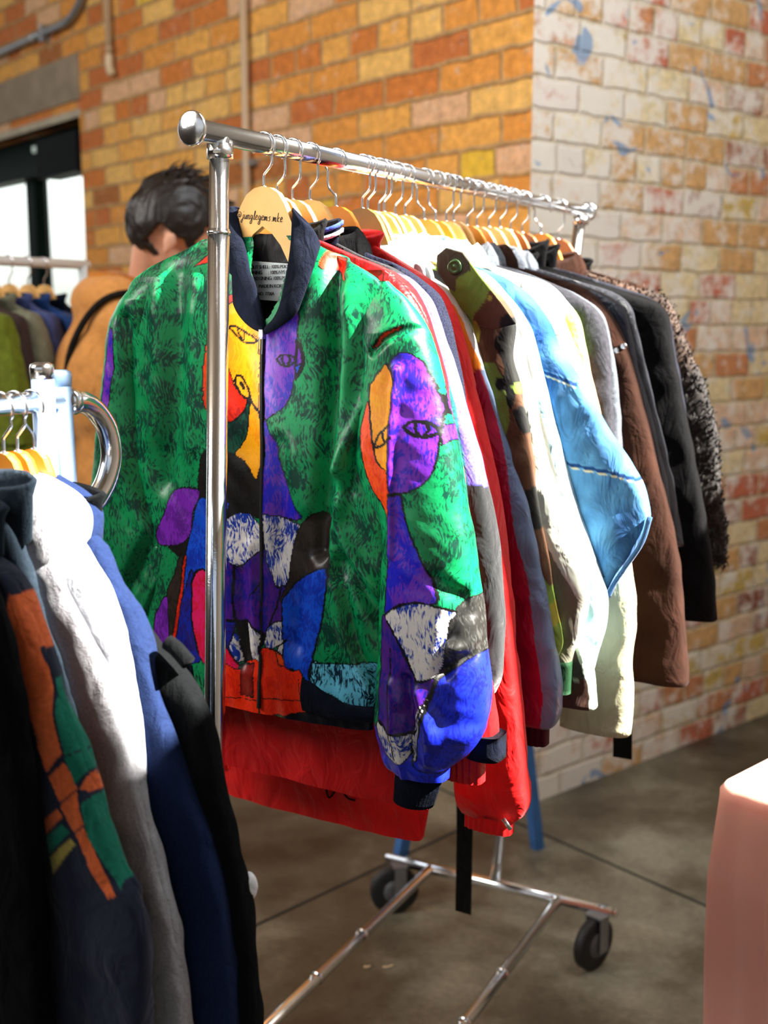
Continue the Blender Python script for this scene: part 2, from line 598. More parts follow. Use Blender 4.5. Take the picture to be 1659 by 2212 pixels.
# floor
fm, ft, fb = new_mat('stained_concrete')
tcn = ft.nodes.new('ShaderNodeTexCoord')
na = ft.nodes.new('ShaderNodeTexNoise'); na.inputs['Scale'].default_value = 2.3; na.inputs['Detail'].default_value = 8; na.inputs['Roughness'].default_value = .6
ft.links.new(tcn.outputs['Object'], na.inputs['Vector'])
ra = ft.nodes.new('ShaderNodeValToRGB')
ra.color_ramp.elements[0].position = .36; ra.color_ramp.elements[0].color = srgb(.25, .215, .165) + (1,)
ra.color_ramp.elements[1].position = .66; ra.color_ramp.elements[1].color = srgb(.56, .54, .465) + (1,)
_e = ra.color_ramp.elements.new(.5); _e.color = srgb(.365, .335, .275) + (1,)
ft.links.new(na.outputs[0], ra.inputs[0])
nb = ft.nodes.new('ShaderNodeTexNoise'); nb.inputs['Scale'].default_value = 60; nb.inputs['Detail'].default_value = 5
ft.links.new(tcn.outputs['Object'], nb.inputs['Vector'])
mrb = ft.nodes.new('ShaderNodeMapRange'); mrb.inputs[1].default_value = .3; mrb.inputs[2].default_value = .7; mrb.inputs[3].default_value = .85; mrb.inputs[4].default_value = 1.15
ft.links.new(nb.outputs[0], mrb.inputs[0])
sb = ft.nodes.new('ShaderNodeVectorMath'); sb.operation = 'SCALE'
ft.links.new(ra.outputs[0], sb.inputs[0]); ft.links.new(mrb.outputs[0], sb.inputs['Scale'])
ft.links.new(sb.outputs[0], fb.inputs['Base Color'])
mrr = ft.nodes.new('ShaderNodeMapRange'); mrr.inputs[3].default_value = .32; mrr.inputs[4].default_value = .62
ft.links.new(na.outputs[0], mrr.inputs[0]); ft.links.new(mrr.outputs[0], fb.inputs['Roughness'])
fV = np.array([(-6.5, -3.5, 0), (6.5, -3.5, 0), (6.5, 9.5, 0), (-6.5, 9.5, 0), (-6.5, -3.5, -.2), (6.5, -3.5, -.2), (6.5, 9.5, -.2), (-6.5, 9.5, -.2)])
tag(make('floor', fV, [(0, 1, 2, 3), (7, 6, 5, 4), (0, 4, 5, 1), (1, 5, 6, 2), (2, 6, 7, 3), (3, 7, 4, 0)], fm, smooth=False), kind='structure')
# saw-cut joints in the slab
jm = simple('joint_dirt', srgb(.13, .12, .105), .9)
jp = [(at_z(1175, 1803, 0), at_z(1545, 1966, 0)), (at_z(300, 2118, 0), at_z(832, 1868, 0))]
jparts = []
for a, b_ in jp:
    d = (b_ - a) / np.linalg.norm(b_ - a)
    nn = np.array([-d[1], d[0], 0])
    jparts.append(box((a + b_) / 2 + UPZ * .0006, (np.linalg.norm(b_ - a) + 1.2, .009, .0016), [d, nn, UPZ]))
V, F = join(jparts)
tag(make('trim_1', V, F, jm, smooth=False), kind='structure')

WALL_AZ = math.radians(100)
HS = np.array([math.sin(WALL_AZ), math.cos(WALL_AZ), 0]); PS = np.array([-HS[1], HS[0], 0])
WQ = 1.35
# ceiling (above the frame) on timber boards
ceil_m = simple('ceiling_boards', srgb(.62, .56, .48), .8, 0, .15, 6)
_c = [HS * (WQ + .2) + PS * 7.5, HS * (WQ + .2) - PS * 2.6, np.array([-3.6, -2.6, 0]), np.array([-6.8, 5.5, 0]), np.array([-3.5, 9.5, 0])]
cV = np.array([c_ * [1, 1, 0] + UPZ * CEIL for c_ in _c] + [c_ * [1, 1, 0] + UPZ * (CEIL + .2) for c_ in _c])
cF = [(4, 3, 2, 1, 0), (5, 6, 7, 8, 9)] + [(i, (i + 1) % 5, 5 + (i + 1) % 5, 5 + i) for i in range(5)]
tag(make('ceiling', cV, cF, ceil_m, smooth=False), kind='structure')

# unseen side wall on the right, window openings and sills shaped to trim the sunbeam
plaster = simple('white_plaster', srgb(.74, .70, .64), .85, 0, .08, 5)


def side_piece(p0, p1, z0, z1, th=.2, q=WQ):
    return box(HS * (q + th / 2) + PS * (p0 + p1) / 2 + UPZ * (z0 + z1) / 2, (th, p1 - p0, z1 - z0), [HS, PS, UPZ])


OPS = [(.885, 1.07, 2.72), (1.10, 1.47, 2.02), (1.50, 1.88, 1.62), (1.91, 2.90, 2.20)]
OZ1 = 3.72
parts = [side_piece(-2.6, OPS[0][0], 0, CEIL), side_piece(OPS[-1][1], 5.2, 0, CEIL)]
for a_, b_, z_ in OPS: parts += [side_piece(a_, b_, 0, z_), side_piece(a_, b_, OZ1, CEIL)]
for a_, b_ in [(OPS[i][1], OPS[i + 1][0]) for i in range(3)]: parts.append(side_piece(a_, b_, 0, CEIL))
V, F = join(parts)
tag(make('wall_side', V, F, plaster, smooth=False), kind='structure')
# steel window frames
dgreen = simple('dark_green_paint', srgb(.035, .10, .085), .6, 0, .1, 20, spec=.05)
for i_, (a_, b_, z_) in enumerate(OPS):
    fr = [side_piece(p - .015, p + .015, z_, OZ1, .05, WQ + .07) for p in (a_ + .015, b_ - .015)]
    fr += [side_piece(a_, b_, z - .015, z + .015, .05, WQ + .07) for z in (z_ + .015, OZ1 - .015)]
    V, F = join(fr)
    tag(make('window_%d' % (i_ + 1), V, F, dgreen, smooth=False), kind='structure')

# unseen dark wall on the left, added for the chrome to reflect
V, F = box((-4.7, 1.6, CEIL / 2), (.2, 6.6, CEIL))
tag(make('wall_back', V, F, simple('dark_plaster', srgb(.26, .23, .21), .9, 0, .1, 4), smooth=False), kind='structure')

# ---- glazed door and header in the left wall
door = thing('door_1', CORNER + LD * DK0, None, None)
tag(door, kind='structure')
IN = -.13


def wl(k0, k1, z0, z1, th, off=IN):
    return box(CORNER + LD * (k0 + k1) / 2 + LN * (off - th / 2) + UPZ * (z0 + z1) / 2, (k1 - k0, th, z1 - z0), [LD, LN, UPZ])


KM = 3.76   # mullion
V, F = join([wl(DK0, DK1, 2.24, DZ, .09, IN + .03), wl(DK0, DK0 + .035, 0, 2.3, .07), wl(DK1 - .06, DK1, 0, 2.3, .07), wl(KM - .055, KM + .055, 0, 2.3, .08),
             wl(DK0, DK1, 0, .18, .07), wl(DK0, DK1, .95, 1.03, .06), wl(DK0, DK1, 2.20, 2.26, .11, IN + .05)])
make('door_frame', V, F, dgreen, door, smooth=False)
gm, gt, gb = new_mat('window_glass')
gt.nodes.remove(gb)
go_ = gt.nodes['Material Output']
gtr = gt.nodes.new('ShaderNodeBsdfTransparent'); ggl = gt.nodes.new('ShaderNodeBsdfGlossy'); gmx = gt.nodes.new('ShaderNodeMixShader')
gtr.inputs[0].default_value = (.95, 1, .98, 1); ggl.inputs['Roughness'].default_value = .02; gmx.inputs[0].default_value = .06
gt.links.new(gtr.outputs[0], gmx.inputs[1]); gt.links.new(ggl.outputs[0], gmx.inputs[2]); gt.links.new(gmx.outputs[0], go_.inputs[0])
for k0, k1 in ((DK0 + .035, KM - .055), (KM + .055, DK1 - .06)):
    V, F = wl(k0, k1, .15, 2.22, .008, IN - .03)
    make('glass_pane', V, F, gm, door, smooth=False)
V, F = wl(DK0 + .01, DK0 + .46, 2.155, 2.335, .12, IN + .15)
make('door_closer', V, F, simple('closer_black', (.005, .006, .007), .7, spec=.05), door, smooth=False, label='black door closer housing')
V, F = wl(DK0 + .52, DK0 + .62, 2.30, 2.33, .03, IN + .10)
make('header_lamp', V, F, simple('lamp_white', srgb(.85, .95, .92), .3), door, smooth=False)  # small whitish mark on the door header

# concrete lintel over the door
P0 = wall_pt(0, 232, CORNER, LN); P1 = wall_pt(196, 150, CORNER, LN)
zl = .5 * (P0[2] + P1[2])
V, F = slab(LD, LN, DK0 - .02, DK1, zl - .10, zl + .10, .06, .012)[:2]
tag(make('trim_2', V, F, simple('grey_lintel', srgb(.56, .50, .42), .9, 0, .15, 9, .6, 60), smooth=False), kind='structure')
V, F = slab(LD, LN, DK0 - .01, DK1, DZ, DZ + .035, .05, .006)[:2]
tag(make('trim_3', V, F, simple('mortar_edge', srgb(.70, .66, .58), .9, 0, .15, 9), smooth=False), kind='structure')

# outside: pavement, pale building and leafy trees seen through the glass
OUT = CORNER + LD * 4.3
pv = [OUT - LN * d + LD * k for d, k in ((.15, -1.9), (.15, 4), (14, 6), (14, -4.0))]
V = np.array(pv + [p - UPZ * .2 for p in pv])
tag(make('ground', V, [(0, 1, 2, 3), (7, 6, 5, 4), (0, 4, 5, 1), (1, 5, 6, 2), (2, 6, 7, 3), (3, 7, 4, 0)], simple('pavement', srgb(.9, .9, .88), .8), smooth=False), kind='structure')
b0 = OUT - LN * 9
V, F = join([box(b0 + UPZ * .9, (11, 1.0, 1.8), [LD, LN, UPZ]), box(b0 + UPZ * 1.86, (11.3, 1.3, .12), [LD, LN, UPZ]), box(b0 + LN * .7 + UPZ * 1.55, (11, .3, .06), [LD, LN, UPZ])])
bt = thing('building', b0, 'low pale building across the street, seen through the glass door', 'building')
make('facade', V, F, simple('pale_stucco', srgb(.98, .97, .94), .8), bt, smooth=False)
for i in range(6):
    V, F = box(b0 + LN * .5 + LD * (-4.4 + 1.75 * i) + UPZ * .9, (.9, .06, .9), [LD, LN, UPZ])
    make('window', V, F, simple('shop_glass', srgb(.7, .8, .82), .2) if i == 0 else bpy.data.materials['shop_glass'], bt, smooth=False)

# ---- pipes on the left wall
galv = simple('galvanised_steel', srgb(.60, .62, .64), .35, .8, .1, 30)
beige = simple('beige_painted_pipe', srgb(.72, .62, .50), .5)


def on_left(px, py, off=.03):
    return wall_pt(px, py, CORNER, LN, off)


a0, a1 = on_left(-60, 142), on_left(140, 50)
a2 = on_left(176, 22); a3 = on_left(190, -60); a3 = np.array([a2[0], a2[1], a3[2]]) + LD * -.03
pt = thing('conduit', a1, 'grey steel conduit bending upward above the glass door', 'pipe')
V, F = tube(smoothline([a0, a1 + (a0 - a1) * .1, a1, a1 + (a2 - a1) * .6 + UPZ * .012, a2 + UPZ * .05, a3, a3 + UPZ * .5], 8), .017, 12)
make('pipe', V, F, galv, pt)
mid = a0 + (a1 - a0) * .72
dd = (a1 - a0) / np.linalg.norm(a1 - a0)
V, F = tube([mid - dd * .035, mid + dd * .035], .021, 12)
make('coupling', V, F, galv, pt)
V, F = box(mid + dd * .08 - LN * .012, (.02, .05, .075), [dd, LN, UPZ])
make('pipe_strap', V, F, galv, pt, smooth=False)

q1 = on_left(236, 128); q1t = q1 + UPZ * 1.2
pt = thing('drop_pipe', q1, 'short beige pipe ending in an elbow fitting high on the brick wall', 'pipe')
V, F = tube([q1t, q1], .013, 12)
make('pipe', V, F, beige, pt)
V, F = tube(smoothline([q1 + UPZ * .02, q1 - UPZ * .03, q1 - UPZ * .065 - LD * .02], 6), [.018] * 13, 12)
make('elbow_fitting', V, F, simple('fitting_cream', srgb(.80, .72, .58), .45), pt)
V, F = lathe(q1 + UPZ * .035, (0, 0, 1), [(0, .019), (.012, .019), (.014, .013)], 12)
make('collar', V, F, beige, pt)

r1 = on_left(529, 200); r1 = np.array([r1[0], r1[1], 0])
pt = thing('riser_pipe', r1, 'long vertical beige pipe running down the orange brick wall behind the rack', 'pipe')
V, F = tube([r1 + UPZ * .02, r1 + UPZ * 3.85], .0135, 12)
make('pipe', V, F, beige, pt)
for z in (1.1, 2.05, 3.1):
    V, F = box(r1 + UPZ * z - LN * .016, (.075, .028, .02), [LD, LN, UPZ])
    make('pipe_strap', V, F, galv, pt, smooth=False)

# ================================================================== ROLLING RACK
B0 = np.array([-.204, 1.494, 1.72]); B1 = np.array([.425, 2.568, 1.72])
U = (B1 - B0) / np.linalg.norm(B1 - B0)
VV = np.array([U[1], -U[0], 0])        # to the right of the rack, towards the window
NN = -U                                # garment fronts face this way
BAR_L = np.linalg.norm(B1 - B0)
TR = .0125

rack = thing('clothes_rack', (.05, 2.05, 0), 'chrome rolling clothes rack filled with jackets, standing near the brick corner', 'clothes rack')
V, F = tube([B0 - U * .05, B1 + U * .035], TR + .0005, 24)
make('top_bar', V, F, CHROME, rack)
for nm, c, dr in (('end_cap', B0 - U * .05, -U), ('end_cap', B1 + U * .035, U)):
    V, F = lathe(c, dr, [(-.002, .014), (-.001, .0195), (.001, .0208), (.0045, .0208), (.0055, .0195), (.0058, .019)], 32)
    make(nm, V, F, CHROME, rack)
ZB = .13
BD = np.array([math.sin(math.radians(27.8)), math.cos(math.radians(27.8)), 0]); BW = np.array([BD[1], -BD[0], 0])
FARC = np.array([.269, 2.63, ZB]); NEARC = FARC - BD * 1.30
npost = NEARC + np.array([.085, -.01, 0])
for top, bot in ((B0, npost), (B1, FARC)):
    tp = top + UPZ * .0
    d = (bot - tp)
    V, F = tube([tp, tp + d * .48], .0125, 24)
    make('upright', V, F, CHROME, rack)
    V, F = tube([tp + d * .072, tp + d * .99], .0138, 24)
    o = make('upright_sleeve', V, F, CHROME, rack)
    V, F = tube([tp + d * .0735, tp + d * .0765], .0148, 24)
    make('collar', V, F, CHROME, rack)
    V, F = tube([tp + d * .527, tp + d * .5285], .0145, 24)
    make('collar', V, F, CHROME, rack)
    V, F = tube([tp - UPZ * .012, tp - UPZ * .03], .0165, 24)
    make('saddle_joint', V, F, CHROME, rack)
for c, half in ((FARC, .295), (NEARC, .295)):
    V, F = tube([c - BW * half, c + BW * half], .0135, 20)
    make('cross_bar', V, F, CHROME, rack)
    V, F = tube([c + BW * .02 + BD * .03 - UPZ * .012, c + BW * .30 + BD * .022 - UPZ * .012], .011, 16)
    make('cross_bar', V, F, CHROME, rack)
for s_ in (-.172, .165):
    a, b_ = FARC + BW * s_, NEARC + BW * s_
    V, F = tube([a, b_], .0125, 20)
    make('base_rail', V, F, CHROME, rack)
    for f_ in (.27, .42):
        m_ = a + (b_ - a) * f_
        V, F = tube([m_, m_ + (b_ - a) * .006], .0145, 20)
        make('collar', V, F, CHROME, rack)
        V, F = lathe(m_ + UPZ * .012 + (b_ - a) * .02, (0, 0, 1), [(0, .004), (.004, .004), (.006, .002)], 10)
        make('button', V, F, CHROME, rack)
for c in (FARC, NEARC):
    for s_ in (-.235, .275):
        p = c + BW * s_
        ca = thing('caster', p * [1, 1, 0], None, None)
        # a part of the rack
        ca.parent = rack
        ca.location = [float(x) for x in (p * [1, 1, 0] - ORG[rack.name])]
        ang = math.radians(48 if s_ > 0 else 78)
        fw = np.array([math.sin(ang), math.cos(ang), 0]); sd = np.array([fw[1], -fw[0], 0])
        wc = p * [1, 1, 0] - fw * .036 + UPZ * .0625
        V, F = lathe(wc - sd * .014, sd, [(0, .044), (.001, .056), (.005, .062), (.023, .062), (.027, .056), (.028, .044)], 36)
        make('wheel', V, F, BLACKRUB, ca)
        V, F = lathe(wc - sd * .016, sd, [(0, .012), (.001, .030), (.031, .030), (.032, .012)], 24)
        make('hub', V, F, simple('hub_grey', srgb(.35, .35, .36), .5) if 'hub_grey' not in bpy.data.materials else bpy.data.materials['hub_grey'], ca)
        V, F = join([box(wc + sd * .021 + UPZ * .022 + fw * .012, (.030, .003, .085), [fw, sd, UPZ]), box(wc - sd * .021 + UPZ * .022 + fw * .012, (.030, .003, .085), [fw, sd, UPZ]),
                     box(wc + UPZ * .066 + fw * .012, (.036, .046, .004), [fw, sd, UPZ])])
        make('fork', V, F, galv, ca, smooth=False)
        V, F = tube([p * [1, 1, 0] + UPZ * .118, p * [1, 1, 0] + UPZ * .145], .009, 12)
        make('stem', V, F, galv, ca)

# ================================================================== GARMENT TOOLS
class Frame:
    """upright plane across a rail: a = to the window side, b = towards the photographer, z = height"""

    def __init__(self, base, stem_px, zt, yaw=0.0):
        lo, hi = -1.5, 2.5
        for _ in range(50):
            s = (lo + hi) / 2
            P = base + U * s
            dep = P[1] * math.cos(PITCH) - (zt - CAM_H) * math.sin(PITCH)
            x = 829.5 + FPX * P[0] / max(dep, .05)
            if dep < .1 or x < stem_px: lo = s
            else: hi = s
        self.s = s
        self.rail = 'chrome rack' if abs(base[2] - 1.72) < .001 else ('near blue rack' if base[1] < 2 else 'white-railed rack')
        self.O = (base + U * s) * np.array([1, 1, 0])
        c, sn = math.cos(yaw), math.sin(yaw)
        self.v = VV * c + NN * sn
        self.n = NN * c - VV * sn

    def W(self, a, b, z):
        a, b, z = np.broadcast_arrays(np.asarray(a, float), np.asarray(b, float), np.asarray(z, float))
        return self.O + a[..., None] * self.v + b[..., None] * self.n + z[..., None] * UPZ

    def az(self, px, py, b=0.0):
        P = at_plane(px, py, self.O + self.n * b, self.n)
        return float(np.dot(P - self.O, self.v)), float(P[2])

    def azl(self, pts, b=0.0):
        b = np.broadcast_to(b, len(pts))
        return np.array([self.az(p[0], p[1], bb) for p, bb in zip(pts, b)])


def zin(z, C):
    """contour C [(a,z)...] sampled at heights z"""
    C = np.asarray(C)
    o = np.argsort(C[:, 1], kind='stable')
    return np.interp(z, C[o, 1], C[o, 0])


def loft(fr, zs, aL, aR, d, b0=0.0, nf=40, nb=16, fold=None, tilt=None, p=.34):
    """closed horizontal slices: left edge aL(z), right edge aR(z), half depth d(z)"""
    zs = np.asarray(zs, float)
    m = len(zs)
    aL, aR = np.broadcast_to(aL, m), np.broadcast_to(aR, m)
    d = np.broadcast_to(d, m); b0 = np.broadcast_to(b0, m)
    tf = np.linspace(-1, 1, nf)
    tb = np.linspace(1, -1, nb + 2)[1:-1]
    th = np.concatenate([tf, tb]) * math.pi / 2
    sg = np.concatenate([np.ones(nf), -np.ones(nb)])
    mid, half = (aL + aR) / 2, (aR - aL) / 2
    if nf > 150:
        sa = np.concatenate([tf * (1 - .12 * (1 - tf ** 2)), tb]) if False else np.concatenate([np.sin(tf * math.pi / 2) * .35 + tf * .65, tb])
    else:
        sa = np.sin(th)
    A = mid[:, None] + half[:, None] * sa[None]
    Bp = b0[:, None] + d[:, None] * (np.clip(1 - np.clip(np.abs(sa), 0, 1) ** 2, 0, 1) ** (p * .75) * sg)[None]
    Z = np.repeat(zs[:, None], A.shape[1], 1)
    if tilt is not None:
        Z = Z + np.broadcast_to(tilt, m)[:, None] * (A - mid[:, None])
    if fold is not None:
        A, Bp, Z = fold(A, Bp, Z, sg[None] * np.ones_like(A))
    V = fr.W(A, Bp, Z).reshape(-1, 3)
    n = A.shape[1]
    i = np.arange(m - 1)[:, None] * n
    k = np.arange(n)[None]
    k2 = (k + 1) % n
    F = np.stack([i + k, i + k2, i + n + k2, i + n + k], -1).reshape(-1, 4)
    return V, F, A.ravel(), Bp.ravel(), Z.ravel(), n


def capped(V, F, n, top=True, bottom=True):
    """close the ends with a fan so it stays quad/tri based"""
    F = [tuple(f) for f in F.tolist()]
    m = len(V) // n
    V = list(V)
    for do, start in ((bottom, 0), (top, (m - 1) * n)):
        if do:
            c = np.mean(V[start:start + n], 0)
            ci = len(V); V.append(c)
            for k in range(n):
                F.append((start + k, start + (k + 1) % n, ci))
    return np.array(V), F


def folds(seed, amp=.007, fa=16, fz=3.2, amp2=.0032, fa2=30, fz2=26, side=1.0):
    def f(A, B, Z, sg):
        o = amp * vnoise(A * fa + seed * 3.7 + Z * 1.3, Z * fz + seed, seed * 1.1 + sg)
        o = o + amp2 * vnoise(A * fa2 + seed * 5.1 + vnoise(Z * 9, A * 9, seed) * .8, Z * fz2 + seed * 2.3, seed + sg)
        return A + o * .35 * side, B + o * sg, Z
    return f


def drape(seed, amp=.007):
    """long hanging folds, sharper ridges"""
    def f(A, B, Z, sg):
        q = vnoise(A * 22 + seed * 3.1 + vnoise(Z * 3, A * 2, seed) * 1.0, Z * 1.6 + seed, seed + sg * .5)
        r = 1 - 2 * np.abs(q)
        w = vnoise(A * 9 + seed, Z * 14 + seed * 1.7, seed * .3)
        o = amp * (r * .55 + w * .35)
        return A + o * .3, B + o * sg, Z
    return f


def inpoly(A, Z, P):
    P = np.asarray(P)
    x0, y0 = P[:, 0], P[:, 1]
    x1, y1 = np.roll(x0, -1), np.roll(y0, -1)
    bb = (A >= x0.min()) & (A <= x0.max()) & (Z >= y0.min()) & (Z <= y0.max())
    out = np.zeros(A.shape, bool)
    idx = np.nonzero(bb)[0]
    if len(idx) == 0: return out
    a, z = A[idx], Z[idx]
    ins = np.zeros(len(idx), bool)
    for i in range(len(P)):
        c = (y0[i] > z) != (y1[i] > z)
        if not c.any(): continue
        with np.errstate(divide='ignore', invalid='ignore'):
            xi = (x1[i] - x0[i]) * (z - y0[i]) / (y1[i] - y0[i] + 1e-15) + x0[i]
        ins ^= c & (a < xi)
    out[idx] = ins
    return out


def near(A, Z, P, w, closed=False):
    P = np.asarray(P)
    if closed: P = np.vstack([P, P[:1]])
    out = np.zeros(A.shape, bool)
    for p, q in zip(P[:-1], P[1:]):
        bb = (A >= min(p[0], q[0]) - w) & (A <= max(p[0], q[0]) + w) & (Z >= min(p[1], q[1]) - w) & (Z <= max(p[1], q[1]) + w)
        idx = np.nonzero(bb)[0]
        if len(idx) == 0: continue
        d = q - p
        L2 = max(d @ d, 1e-12)
        t = np.clip(((A[idx] - p[0]) * d[0] + (Z[idx] - p[1]) * d[1]) / L2, 0, 1)
        dist = np.hypot(A[idx] - p[0] - t * d[0], Z[idx] - p[1] - t * d[1])
        out[idx] |= dist < w
    return out


def loop_px(pts, per=5):
    P = np.asarray(pts, float)
    Q = np.vstack([P[-1], P, P[0], P[1]])
    out = []
    for i in range(1, len(Q) - 2):
        for k in range(per):
            t = k / per
            out.append(.5 * ((2 * Q[i]) + (-Q[i - 1] + Q[i + 1]) * t + (2 * Q[i - 1] - 5 * Q[i] + 4 * Q[i + 1] - Q[i + 2]) * t * t
                             + (-Q[i - 1] + 3 * Q[i] - 3 * Q[i + 1] + Q[i + 2]) * t ** 3))
    return np.array(out)


# ------------------------------------------------------------------ hangers
HANG = [(0, 0), (.012, -.002), (.024, -.009), (.034, -.023), (.043, -.042), (.053, -.066), (.072, -.094), (.105, -.122), (.145, -.146), (.166, -.160),
        (.168, -.170), (.160, -.175), (.135, -.165), (.10, -.143), (.066, -.120), (.043, -.098), (.030, -.074), (.016, -.058), (0, -.048)]


def hanger(fr, zbar, rbar, ztop, mat, label, flip=1, group='hangers on the rack', scale=1.0, name='wooden_hanger', thick=.0105, droop=1.0):
    h = thing(name, fr.W(0, 0, ztop), label, 'hanger', 'wooden hangers on the ' + fr.rail)
    P = [(x * scale, z * (1 + (droop - 1) * min(1, max(0, (x - .03) / .05)))) for x, z in HANG]
    poly = P + [(-x, z) for x, z in P[-2:0:-1]]
    n = len(poly)
    poly = np.array(poly)
    c = poly.mean(0)
    V = []
    for b, k in ((-thick / 2, .0016), (-thick / 2 + .0018, 0), (thick / 2 - .0018, 0), (thick / 2, .0016)):
        # a small rounded edge
        q = poly.copy()
        if k:
            d = np.roll(poly, -1, 0) - np.roll(poly, 1, 0)
            nn = np.stack([d[:, 1], -d[:, 0]], 1)
            nn /= np.linalg.norm(nn, axis=1)[:, None]
            q = poly - nn * k
        # arms sweep slightly forward like a coat hanger
        V.append(fr.W(q[:, 0], b + 0 * q[:, 0], ztop + q[:, 1]))
    V = np.vstack(V)
    F = []
    for r in range(3):
        for i in range(n):
            j = (i + 1) % n
            F.append((r * n + i, r * n + j, (r + 1) * n + j, (r + 1) * n + i))
    # faces: left/right symmetric strips (polygon is symmetric: index i pairs with its mirror on top/bottom)
    m = len(HANG)
    for base, rev in ((0, False), (3 * n, True)):
        # top chain 0..k, bottom chain
        top = list(range(0, 10)); bot = list(range(m - 1, 8, -1))
        for side in (1, -1):
            def ix(i):
                return base + (i if side == 1 else (n - i) % n)
            a_, b_ = 0, 0
            while a_ < len(top) - 1 or b_ < len(bot) - 1:
                if b_ == len(bot) - 1 or (a_ < len(top) - 1 and HANG[top[a_ + 1]][0] <= HANG[bot[b_ + 1]][0]):
                    if top[a_ + 1] != bot[b_]: F.append((ix(top[a_]), ix(top[a_ + 1]), ix(bot[b_])))
                    a_ += 1
                else:
                    if top[a_] != bot[b_ + 1]: F.append((ix(top[a_]), ix(bot[b_ + 1]), ix(bot[b_])))
                    b_ += 1
    o = make('hanger_arms', V, F, mat, h, smooth=False)
    rr = rbar + .0055
    cz = zbar + rbar + .0017 - rr
    P = [(0, ztop - .012), (0, ztop + .014)]
    st = [(.004, ztop + .020), (.013, ztop + .030)]
    arc = [(rr * math.cos(t), cz + rr * math.sin(t)) for t in np.radians(np.linspace(-42, 205, 16))]
    hp = smoothline(np.array(P + st + arc), 3)
    V, F = tube(fr.W(hp[:, 0] * flip, 0, hp[:, 1]), .0017, 8)
    make('hook', V, F, STEEL, h)
    V, F = lathe(fr.W(0, 0, ztop - .001), (0, 0, 1), [(0, .0045), (.002, .0045), (.004, .002)], 12)
    make('ferrule', V, F, STEEL, h)
    return h


ZTOPN = 1.592


# ------------------------------------------------------------------ a hanging garment with sleeves
def const(col):
    c = np.array(srgb(col))
    return lambda A, Z, sd: np.repeat(c[None], len(A), 0)


